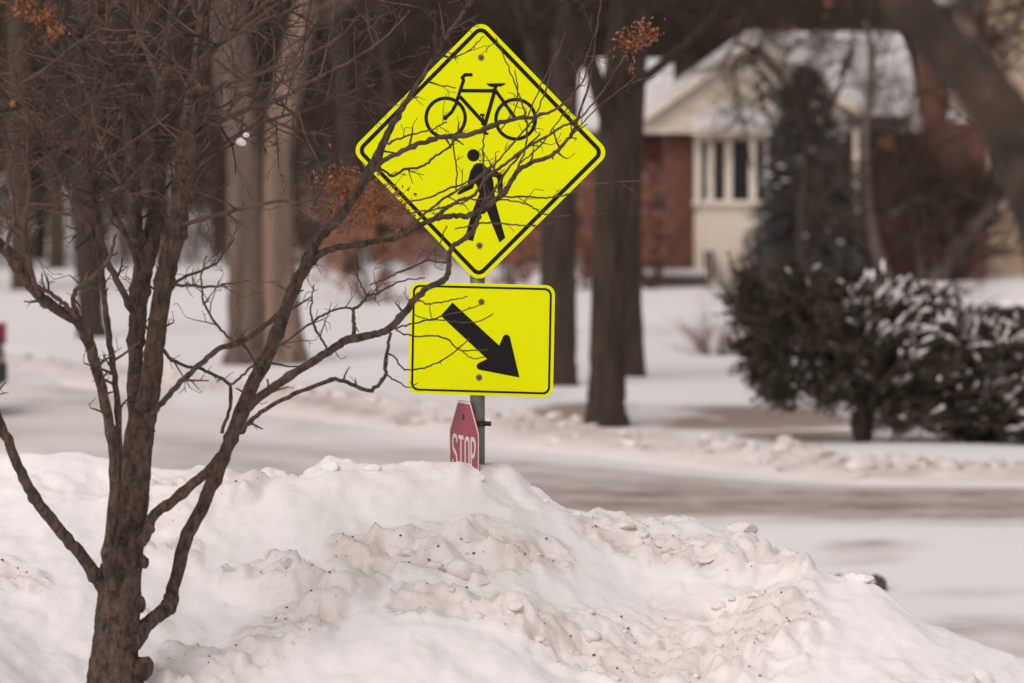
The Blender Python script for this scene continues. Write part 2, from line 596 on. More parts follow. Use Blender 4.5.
mb = MB()
for i, j in cand[rng.integers(0, len(cand), 520)]:
    r = .0012 + .0042 * rng.random() ** 4
    mb.blob((xs[j], ys[i] - .004, bankZ[i, j] + r * .5), (r * 1.3, r, r), 1, .3)
mb.build('road_grit', M['grit'], kind='stuff')

# the ground, one sheet to the far hills
gx = np.unique(np.concatenate([np.linspace(-260, -20, 40), np.arange(-20, 20.01, .25), np.linspace(20, 260, 40)]))
gy = np.unique(np.concatenate([np.linspace(-30, 27, 60), np.arange(27, 130, .3), np.arange(130, 215, 2.0), np.linspace(215, 420, 20)]))
GX, GY = np.meshgrid(gx, gy)


def ground_h(x, y):
    z = np.where(y < 27.5, near_profile(y), 0.0)
    z = z - .45 * smooth(14.5, 16.5, y) * smooth(28.4, 27.2, y) * smooth(10.0, 9.3, np.abs(x)) - .5 * smooth(14.5, 16.5, y) * smooth(28.4, 27.2, y) * smooth(8.5, 8, np.abs(x))
    z = z + .10 * (fbm(x * .22, y * .16, 3, 3) - .5) * smooth(30, 38, y) * 2 * smooth(150, 60, y)
    z = z + 7.0 * smooth(128, 230, y) + 22 * smooth(215, 420, y)
    z = z + .6 * (fbm(x * .08, y * .08, 3, 6) - .5) * smooth(125, 160, y)
    return z


ROADPTS = np.array([(60, 46.5), (30, 47.0), (14, 47.3), (8, 47.4), (4, 47.6), (1.2, 48.6), (-1.3, 52.4), (-3.75, 58), (-6.2, 64), (-9.5, 72), (-16, 84), (-40, 112)], float)


def catmull(P, n):
    P = np.asarray(P, float)
    Q = np.vstack([2 * P[0] - P[1], P, 2 * P[-1] - P[-2]])
    out = []
    for i in range(1, len(Q) - 2):
        p0, p1, p2, p3 = Q[i - 1], Q[i], Q[i + 1], Q[i + 2]
        for t in np.linspace(0, 1, n, endpoint=False):
            out.append(.5 * ((2 * p1) + (-p0 + p2) * t + (2 * p0 - 5 * p1 + 4 * p2 - p3) * t * t + (-p0 + 3 * p1 - 3 * p2 + p3) * t ** 3))
    out.append(Q[-2])
    return np.array(out)


road_c = catmull(ROADPTS, 12)


def road_dist(x, y):
    d = np.full(np.shape(x), 1e9)
    for a, b in zip(road_c[:-1], road_c[1:]):
        ab = b - a
        t = np.clip(((x - a[0]) * ab[0] + (y - a[1]) * ab[1]) / (ab @ ab), 0, 1)
        d = np.minimum(d, np.hypot(x - a[0] - t * ab[0], y - a[1] - t * ab[1]))
    return d


GZ = ground_h(GX, GY)
near = (np.abs(GX) < 45) & (GY > 27) & (GY < 120)
RD = np.full(GX.shape, 99.0)
RD[near] = road_dist(GX[near], GY[near])
GZ = GZ * np.where(GY > 30, smooth(2.0, 5.0, RD), 1.0)
GD = np.zeros_like(GX)


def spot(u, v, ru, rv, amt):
    """a browner patch on the flat snow, placed where column u, row v meets the ground"""
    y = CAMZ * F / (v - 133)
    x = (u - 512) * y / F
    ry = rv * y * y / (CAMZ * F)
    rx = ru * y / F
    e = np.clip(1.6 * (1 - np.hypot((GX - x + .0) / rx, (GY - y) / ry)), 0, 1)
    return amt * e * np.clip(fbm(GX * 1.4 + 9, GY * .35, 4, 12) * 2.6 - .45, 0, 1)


for s in [(730, 417, 190, 15, 2.6), (590, 412, 80, 13, 2.2), (800, 437, 100, 8, 2.0), (930, 440, 120, 6, .8), (100, 395, 140, 26, .6), (50, 405, 90, 18, .6), (300, 420, 130, 20, .35), (60, 290, 160, 7, .35), (560, 330, 40, 6, .5),  # slush, bare ground, and a darker streak along the foot of the bush
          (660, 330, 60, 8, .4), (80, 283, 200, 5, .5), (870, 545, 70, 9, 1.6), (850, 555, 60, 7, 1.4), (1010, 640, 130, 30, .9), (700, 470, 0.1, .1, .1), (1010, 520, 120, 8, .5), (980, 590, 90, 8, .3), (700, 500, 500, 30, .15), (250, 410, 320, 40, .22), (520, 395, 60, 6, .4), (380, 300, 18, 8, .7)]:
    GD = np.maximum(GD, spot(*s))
GD = np.maximum(GD, .3 * smooth(3.2, 2.3, RD) * smooth(-2.5, 1.5, GX))
lump = smooth(-.5, -3, GX) * smooth(9, 3, RD) * smooth(27, 40, GY)
GZ = GZ + lump * (.16 * np.clip(fbm(GX * .8, GY * .35, 4, 41) - .42, 0, 1) * 2)
GD = np.maximum(GD, lump * .6 * np.clip(fbm(GX * .6 + 4, GY * .3, 4, 43) * 2.6 - 1.15, 0, 1))
GD = np.maximum(GD, .5 * smooth(125, 150, GY) * fbm(GX * .3, GY * .2, 3, 4))
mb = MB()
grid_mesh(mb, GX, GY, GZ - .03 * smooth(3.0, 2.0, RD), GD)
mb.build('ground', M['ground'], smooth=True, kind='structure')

# slushy road
T = np.gradient(road_c, axis=0)
T /= np.linalg.norm(T, axis=1, keepdims=True)
Nn = np.stack([-T[:, 1], T[:, 0]], 1)
Nn *= np.sign(Nn[:, 1:2] + 1e-6)
lat = np.linspace(-2.3, 2.3, 24)
road_f = catmull(ROADPTS, 60)
Tf = np.gradient(road_f, axis=0)
Tf /= np.linalg.norm(Tf, axis=1, keepdims=True)
Nf = np.stack([-Tf[:, 1], Tf[:, 0]], 1)
Nf *= np.sign(Nf[:, 1:2] + 1e-6)
PX = road_f[:, 0][:, None] + lat[None] * Nf[:, 0][:, None]
PY = road_f[:, 1][:, None] + lat[None] * Nf[:, 1][:, None]
arc = np.concatenate([[0], np.cumsum(np.linalg.norm(np.diff(road_f, axis=0), axis=1))])
LAT, ARC = np.broadcast_to(lat[None], PX.shape), np.broadcast_to(arc[:, None], PX.shape)
tracks = .85 + .6 * (fbm(LAT * 2.6 + 7, ARC * .12, 4, 3) - .5) * 2 - .15 * np.exp(-((LAT - 1.9) / .5) ** 2)
XL = np.broadcast_to(road_f[:, 0][:, None], PX.shape)
rd = np.clip((tracks + .1) * smooth(2.3, 1.9, np.abs(LAT)), 0, 1) * (.10 + .90 * smooth(-1.6, .8, XL))
rd = np.clip(rd + .45 * np.clip(fbm(LAT * .8 + 3, ARC * .35, 4, 63) * 3 - 1.3, 0, 1) * smooth(.5, -1, XL) * smooth(-5.5, -4, XL) * smooth(2.2, 1.6, np.abs(LAT)), 0, 1)
mb = MB()
grid_mesh(mb, PX[::-1], PY[::-1], np.full(PX.shape, .010) + .012 * fbm(LAT * 3, ARC * .4, 3, 8) - .09 * smooth(2.0, 2.3, np.abs(LAT)), rd[::-1])
mb.build('road', M['road'], smooth=True, kind='structure')

# ploughed ridge of dirty snow along the far side of the road
lat2 = np.linspace(0, 1.9, 26)
OFF = 2.7 + lat2[None] + .4 * (fbm(ARC[:, :1] * .3, ARC[:, :1] * 0 + 3, 2, 5) - .5)
PX = road_f[:, 0][:, None] + OFF * Nf[:, 0][:, None]
PY = road_f[:, 1][:, None] + OFF * Nf[:, 1][:, None]
A2, L2 = np.broadcast_to(arc[:, None], PX.shape), np.broadcast_to(lat2[None], PX.shape)
prof = np.sin(np.clip(L2 / 1.9, 0, 1) * math.pi) ** .8
XR = np.broadcast_to(road_f[:, 0][:, None], PX.shape)
leftish = smooth(1.5, -2.5, XR)
hz = prof * (.7 + .6 * leftish) * (.06 + .14 * fbm(A2 * .8, L2 * 1.5, 4, 19)) + .05 * prof * clods(PX, PY, .3, 4) - .02
foot = np.exp(-((L2 - .42 - .12 * np.sin(A2 * .7)) / .12) ** 2)
wd = np.clip(.50 * np.clip(fbm(A2 * .5, L2 * 2, 4, 22) * 1.8 - .4, 0, 1) * prof + 1.3 * foot * np.clip(fbm(A2 * .45, L2 * .3, 4, 90) * 6 - 2.9, 0, 1) * (1 - .6 * leftish), 0, 1)
mb = MB()
grid_mesh(mb, PX[::-1], PY[::-1], hz[::-1], wd[::-1])
ok = np.argwhere((np.abs(PX) < 9) & (L2 > .25) & (L2 < 1.6) & (fbm(A2 * .4, L2 * .6, 3, 71) > .5))
for i, j in ok[rng.integers(0, len(ok), 420)]:
    n0 = mb.n
    r = .02 + .08 * rng.random() ** 2.5
    chunk(mb, (PX[i, j], PY[i, j], hz[i, j] + r * .3), r)
    mb.attr.append(np.full(mb.n - n0, .1 + .55 * rng.random()))
mb.build('ploughed_ridge', M['windrow'], smooth=True, kind='structure')

# storm drain half buried in the snow at the roadside
p = at(848, 584, 39.0)
r_ = root('storm_drain', (p[0], 39.0, 0), 'dark iron drain inlet half buried in snow beside the bank', 'drain')
mb = MB()
mb.box(p[0] - .26, p[0] + .26, 38.9, 39.35, -.03, .03)
mb.build('frame', M['iron'], r_)
for k in range(6):
    mb = MB()
    mb.box(p[0] - .23 + k * .083, p[0] - .19 + k * .083, 38.93, 39.3, .032, .048)
    mb.build('bar', M['iron'], r_)
mb = MB()
mb.blob((p[0] + .03, 38.8, .03), (.15, .12, .05), 3, .08)
mb.build('snow_cap', M['cap'], r_, smooth=True)

# ------------------------------------------------------------------ traffic sign
SY = 23.2
PXM = SY / F
YAW = R(13.0)
CY, SYW = math.cos(YAW), math.sin(YAW)
pole_p = at(477.5, 430, SY)
px0 = pole_p[0]


def sign_pt(u, v, off, roll=0.0, c=(480, 151)):
    """point of the sign face; u,v measured on the photograph, off = metres towards the viewer"""
    du, dv = u - c[0], v - c[1]
    cr, sr = math.cos(roll), math.sin(roll)
    du, dv = du * cr - dv * sr, du * sr + dv * cr
    a = ((c[0] + du) - 477.5) * PXM / CY
    z = at(477.5, c[1] + dv, SY)[2]
    o = off + .034
    return (px0 + a * CY - off * SYW, SY - a * SYW - o * CY, z)


def poly_plate(mb, pts, o0, o1, roll=0, c=(480, 151)):
    n = len(pts)
    vf = [sign_pt(u, v, o1, roll, c) for u, v in pts]
    vb = [sign_pt(u, v, o0, roll, c) for u, v in pts]
    tri = tessellate_polygon([[Vector((u, -v, 0)) for u, v in pts]])
    faces = []
    for t in tri:
        a, b, d = [Vector((pts[i][0], -pts[i][1])) for i in t]
        t = list(t)
        if (b - a).cross(d - a) < 0:
            t.reverse()
        faces.append(t)
        faces.append([i + n for i in reversed(t)])
    area = sum(pts[i][0] * -pts[(i + 1) % n][1] - pts[(i + 1) % n][0] * -pts[i][1] for i in range(n))
    for i in range(n):
        j = (i + 1) % n
        q = [i, i + n, j + n, j]
        faces.append(q if area > 0 else q[::-1])
    mb.add(vf + vb, faces)


def ring_plate(mb, outer, inner, o0, o1, roll=0, c=(480, 151)):
    n = len(outer)
    V = [sign_pt(u, v, o, roll, c) for o in (o1, o0) for ring in (outer, inner) for u, v in ring]
    fs = []
    for i in range(n):
        j = (i + 1) % n
        fs += [[i, j, n + j, n + i], [2 * n + i, 3 * n + i, 3 * n + j, 2 * n + j], [i, 2 * n + i, 2 * n + j, j], [n + i, n + j, 3 * n + j, 3 * n + i]]
    mb.add(V, fs)


def rounded(corners, r, seg=7):
    out = []
    n = len(corners)
    for i in range(n):
        p0, p1, p2 = [np.array(corners[k % n], float) for k in (i - 1, i, i + 1)]
        d0, d2 = (p0 - p1) / np.linalg.norm(p0 - p1), (p2 - p1) / np.linalg.norm(p2 - p1)
        half = math.acos(np.clip(d0 @ d2, -1, 1)) / 2
        t = r / math.tan(half)
        a, b = p1 + d0 * t, p1 + d2 * t
        cen = p1 + (d0 + d2) / np.linalg.norm(d0 + d2) * r / math.sin(half)
        a0, a1 = math.atan2(*(a - cen)[::-1]), math.atan2(*(b - cen)[::-1])
        da = (a1 - a0 + math.pi) % (2 * math.pi) - math.pi
        for k in range(seg + 1):
            an = a0 + da * k / seg
            out.append((cen[0] + r * math.cos(an), cen[1] + r * math.sin(an)))
    return out


def circle(c, r, n=28, ry=None):
    return [(c[0] + r * math.cos(2 * math.pi * k / n), c[1] + (ry or r) * math.sin(2 * math.pi * k / n)) for k in range(n)]


def stroke(pts, w):
    """one mitred strip as a closed outline"""
    P = np.asarray(pts, float)
    T = np.gradient(P, axis=0)
    L_, Rr = [], []
    for i in range(len(P)):
        if 0 < i < len(P) - 1:
            a = (P[i] - P[i - 1]) / np.linalg.norm(P[i] - P[i - 1])
            b = (P[i + 1] - P[i]) / np.linalg.norm(P[i + 1] - P[i])
            t = (a + b) / np.linalg.norm(a + b)
            k = 1 / max(.5, t @ a)
        else:
            t = (P[1] - P[0]) if i == 0 else (P[-1] - P[-2])
            t = t / np.linalg.norm(t)
            k = 1
        n = np.array([-t[1], t[0]]) * w / 2 * k
        L_.append(tuple(P[i] + n))
        Rr.append(tuple(P[i] - n))
    return L_ + Rr[::-1]


sign = root('traffic_sign', (px0, SY, .6), 'grey post with yellow bicycle and pedestrian diamond, arrow plaque and small red stop plate', 'traffic sign')
mb = MB()
zb, zt = .6, at(477.5, 60, SY)[2]
k = 24
mb.tube([(px0, SY, zb), (px0, SY, zt)], .0305, 24)
mb.build('post', M['steel'], sign, smooth=True)

roll = R(.5)
ex, ey = 129.3, 132.0
cc = (480, 151.3)
diamond = lambda d: [(480, 151.3 - ey + d), (480 + ex - d, 151.3), (480, 151.3 + ey - d), (480 - ex + d, 151.3)]
mb = MB()
poly_plate(mb, rounded(diamond(0), 11.5), 0.0, .0022, roll, cc)
plate = mb.build('diamond_plate', M['yellow'], sign)
mb = MB()
ring_plate(mb, rounded(diamond(5.4), 8.5), rounded(diamond(11.0), 5.0), .0028, .0034, roll, cc)
mb.build('border', M['black'], plate)
# bicycle
mb = MB()


def bpx(x, y):
    return (415 + x / 7.877, 65 + y / 7.877)


O0, O1 = .0028, .0034
ring_plate(mb, circle(bpx(241, 418), 21.3, 40), circle(bpx(241, 418), 17.9, 40), O0, O1, roll, cc)
ring_plate(mb, circle(bpx(792, 425), 21.4, 40), circle(bpx(792, 425), 18.0, 40), O0, O1, roll, cc)
parts = [
    (stroke([bpx(450, 78), bpx(392, 78), bpx(370, 100), bpx(380, 122), bpx(350, 215), bpx(322, 310), bpx(290, 370), bpx(238, 420)], 3.3), 0),
    (stroke([bpx(360, 203), bpx(630, 203)], 3.5), 1),
    (stroke([bpx(352, 250), bpx(545, 458)], 3.5), 2),
    (stroke([bpx(632, 165), bpx(622, 215), bpx(556, 455)], 3.6), 3),
    (stroke([bpx(628, 195), bpx(705, 300), bpx(785, 412)], 3.3), 4),
    ([bpx(560, 146), bpx(710, 142), bpx(700, 156), bpx(672, 168), bpx(600, 172), bpx(575, 162)], 5),
    (circle(bpx(545, 455), 3.2, 16), 6),
    (stroke([bpx(530, 395), bpx(545, 455), bpx(558, 530)], 1.6), 7),
    (stroke([bpx(512, 392), bpx(548, 392)], 2.2), 8),
    (stroke([bpx(540, 538), bpx(578, 540)], 2.2), 9),
    (circle(bpx(238, 418), 2.3, 14), 10),
]
for pts, i in parts:
    poly_plate(mb, pts, .0028, .0036 + .00012 * i, roll, cc)
mb.build('bicycle_symbol', M['black'], plate)


def wpx(x, y):
    return (445 + x / 6.21, 140 + y / 6.21)


mb = MB()
poly_plate(mb, circle(wpx(178, 95), 6.2, 24), O0, O1, roll, cc)
walker = [(150, 235), (162, 190), (182, 156), (196, 146), (212, 142), (236, 148), (258, 166), (290, 182), (348, 203), (360, 214), (362, 300), (352, 318), (330, 318), (329, 242), (320, 229), (297, 228), (304, 262), (312, 330), (320, 392), (380, 604), (345, 634),
          (264, 440), (250, 455), (222, 462), (180, 628), (128, 612), (172, 450), (218, 332), (200, 280), (189, 268), (176, 300), (92, 340), (78, 334), (90, 318), (142, 282)]
poly_plate(mb, [wpx(*q) for q in walker], O0, O1, roll, cc)
mb.build('pedestrian_symbol', M['black'], plate)


def bolt(parent, u, v, roll, c, r=3.1):
    mb = MB()
    poly_plate(mb, circle((u, v), r, 16), .0036, .0048, roll, c)
    w = mb.build('bolt', M['bolt'], parent)
    mb = MB()
    poly_plate(mb, circle((u + .3, v + .2), r * .55, 6), .005, .010, roll, c)
    mb.build('bolt', M['bolt_dark'], parent)


bolt(plate, 480.6, 57.5, roll, cc)
bolt(plate, 480.6, 245.3, roll, cc)

roll2 = R(1.6)
c2 = (481.5, 339)
rect = lambda d: [(409 + d, 283.2 + d), (554 - d, 283.2 + d), (554 - d, 395 - d), (409 + d, 395 - d)]
roll2 = R(1.1)
mb = MB()
poly_plate(mb, rounded(rect(0), 9.5), .0, .0022, roll2, c2)
plaque = mb.build('arrow_plate', M['yellow'], sign)
mb = MB()
ring_plate(mb, rounded(rect(3.0), 7.0), rounded(rect(5.0), 5.6), .0028, .0034, roll2, c2)
mb.build('border', M['black'], plaque)
mb = MB()


def apx(x, y):
    return (400 + x / 5.69, 280 + y / 5.69)


tip, b1, b2 = np.array(apx(681, 550)), np.array(apx(612, 262)), np.array(apx(392, 497))


def rc(p0, p1, p2, r, seg=6):
    return rounded([p0, p1, p2], r, seg)[seg + 1:2 * (seg + 1)]


s_u, s_l = apx(566, 370), apx(497, 447)
arrow = [apx(300, 128), s_u] + rc(s_u, tuple(b1), tuple(tip), 3.6) + [tuple(tip)] + rc(tuple(tip), tuple(b2), s_l, 3.6) + [s_l, apx(233, 203)]
# the source outline was measured on the tilted plaque already: undo the roll
ar = []
for u, v in arrow:
    du, dv = u - c2[0], v - c2[1]
    ar.append((c2[0] + du * math.cos(roll2) + dv * math.sin(roll2), c2[1] - du * math.sin(roll2) + dv * math.cos(roll2)))
poly_plate(mb, ar, O0, O1, roll2, c2)
mb.build('arrow_symbol', M['black'], plaque)
bolt(plaque, 481, 301.5, roll2, c2)
bolt(plaque, 480, 377, roll2, c2)

# small stop plate, turned almost edge on
SA = R(73.2)
Hs = 105 * PXM
stc = at(464.6, 453.5, SY)
stn = np.array([-math.sin(SA), -math.cos(SA), 0])
stt = np.array([math.cos(SA), -math.sin(SA), 0])
stc = np.array([px0, SY, stc[2]]) + stn * .040
stc = stc + stt * (((464.6 - 477.5) * PXM - stn[0] * .040) / stt[0])


def stop_pt(a, b, o):
    return tuple(stc + stt * a * Hs + np.array([0, 0, 1]) * b * Hs + stn * o)


def stop_poly(mb, pts, o0, o1):
    n = len(pts)
    tri = tessellate_polygon([[Vector((a, b, 0)) for a, b in pts]])
    fs = []
    for t in tri:
        fs.append(list(t))
        fs.append([i + n for i in reversed(t)])
    for i in range(n):
        j = (i + 1) % n
        fs.append([i, i + n, j + n, j])
    mb.add([stop_pt(a, b, o1) for a, b in pts] + [stop_pt(a, b, o0) for a, b in pts], fs)


def octa(s):
    return [(s * .5412 * math.cos(R(22.5 + 45 * k)), s * .5412 * math.sin(R(22.5 + 45 * k))) for k in range(8)]


mb = MB()
stop_poly(mb, rounded(octa(1), .03, 3), 0, .002)
stop = mb.build('stop_plate', M['red'], sign)


def stop_ring(mb, po, pi, o0, o1):
    n = len(po)
    V = [stop_pt(a, b, o) for o in (o1, o0) for rg in (po, pi) for a, b in rg]
    fs = []
    for i in range(n):
        j = (i + 1) % n
        fs += [[i, j, n + j, n + i], [2 * n + i, 3 * n + i, 3 * n + j, 2 * n + j], [i, 2 * n + i, 2 * n + j, j], [n + i, n + j, 3 * n + j, 3 * n + i]]
    mb.add(V, fs)


mb = MB()
stop_ring(mb, rounded(octa(.995), .03, 3), rounded(octa(.945), .025, 3), .0026, .0032)
mb.build('border', M['white'], stop)
mb = MB()
lh, lw, sw = .165, .085, .040   # half height, half width, stroke
yc = .0


def lt(cx, pts):
    return [(cx + a * lw, yc + b * lh) for a, b in pts]


S_ = [(.85, .55), (.6, .86), (0, .93), (-.62, .84), (-.82, .5), (-.6, .18), (0, 0), (.6, -.2), (.82, -.52), (.6, -.86), (0, -.93), (-.62, -.86), (-.88, -.5)]
sS = catmull(np.array(lt(-.315, S_)), 4)
stop_poly(mb, stroke(sS, sw), .0026, .0032)
cx = -.105
stop_poly(mb, [(cx - lw, yc + lh), (cx - lw, yc + lh - sw), (cx - sw / 2, yc + lh - sw), (cx - sw / 2, yc - lh), (cx + sw / 2, yc - lh), (cx + sw / 2, yc + lh - sw), (cx + lw, yc + lh - sw), (cx + lw, yc + lh)], .0026, .0032)
cx = .105
orr = [(cx - lw, yc - lh), (cx + lw, yc - lh), (cx + lw, yc + lh), (cx - lw, yc + lh)]
ori = [(cx - lw + sw, yc - lh + sw), (cx + lw - sw, yc - lh + sw), (cx + lw - sw, yc + lh - sw), (cx - lw + sw, yc + lh - sw)]
stop_ring(mb, rounded(orr, .07, 5), rounded(ori, .035, 5), .0026, .0032)
cx = .31
stop_poly(mb, [(cx - lw, yc + lh), (cx - lw, yc - lh), (cx - lw + sw, yc - lh), (cx - lw + sw, yc + lh)], .0026, .0032)
bow = catmull(np.array([(cx - lw + sw, yc + lh - sw / 2), (cx + .02, yc + lh - sw / 2), (cx + lw - sw / 2, yc + lh * .55), (cx + .02, yc - .01), (cx - lw + sw, yc - .01)]), 5)
stop_poly(mb, stroke(bow, sw), .0026, .0031)
mb.build('lettering', M['white'], stop)
mb = MB()
stop_poly(mb, circle((-.03, .34), .03, 14), .0026, .006)
mb.build('bolt', M['bolt_dark'], stop)
mb = MB()
zc_ = at(477, 423.5, SY)[2]
for dz in (-.006, .006):
    mb.tube([(px0, SY, zc_ + dz - .005), (px0, SY, zc_ + dz + .005)], .035, 20)
mb.tube([(px0 + .028, SY - .01, zc_), (px0 + .055, SY - .015, zc_)], .010, 8)
mb.build('clamp', M['clamp'], sign)

# ------------------------------------------------------------------ young foreground tree
TY = 20.75
TPX = TY / F
base = at(114, 700, TY)
young = root('young_tree', (base[0], TY, base[2] - .25), 'young bare tree with many stems standing in the snow bank before the sign', 'tree')


def limb_pts(pts, y0, y1):
    """(u, v, r px) list -> world points and radii with depth running y0 -> y1"""
    P = np.array(pts, float)
    C = catmull(P, 5)
    n = len(C)
    t = np.linspace(0, 1, n)
    yy = y0 + (y1 - y0) * t
    W = np.array([at(c[0], c[1], y) for c, y in zip(C, yy)])
    return W, C[:, 2] * yy / F


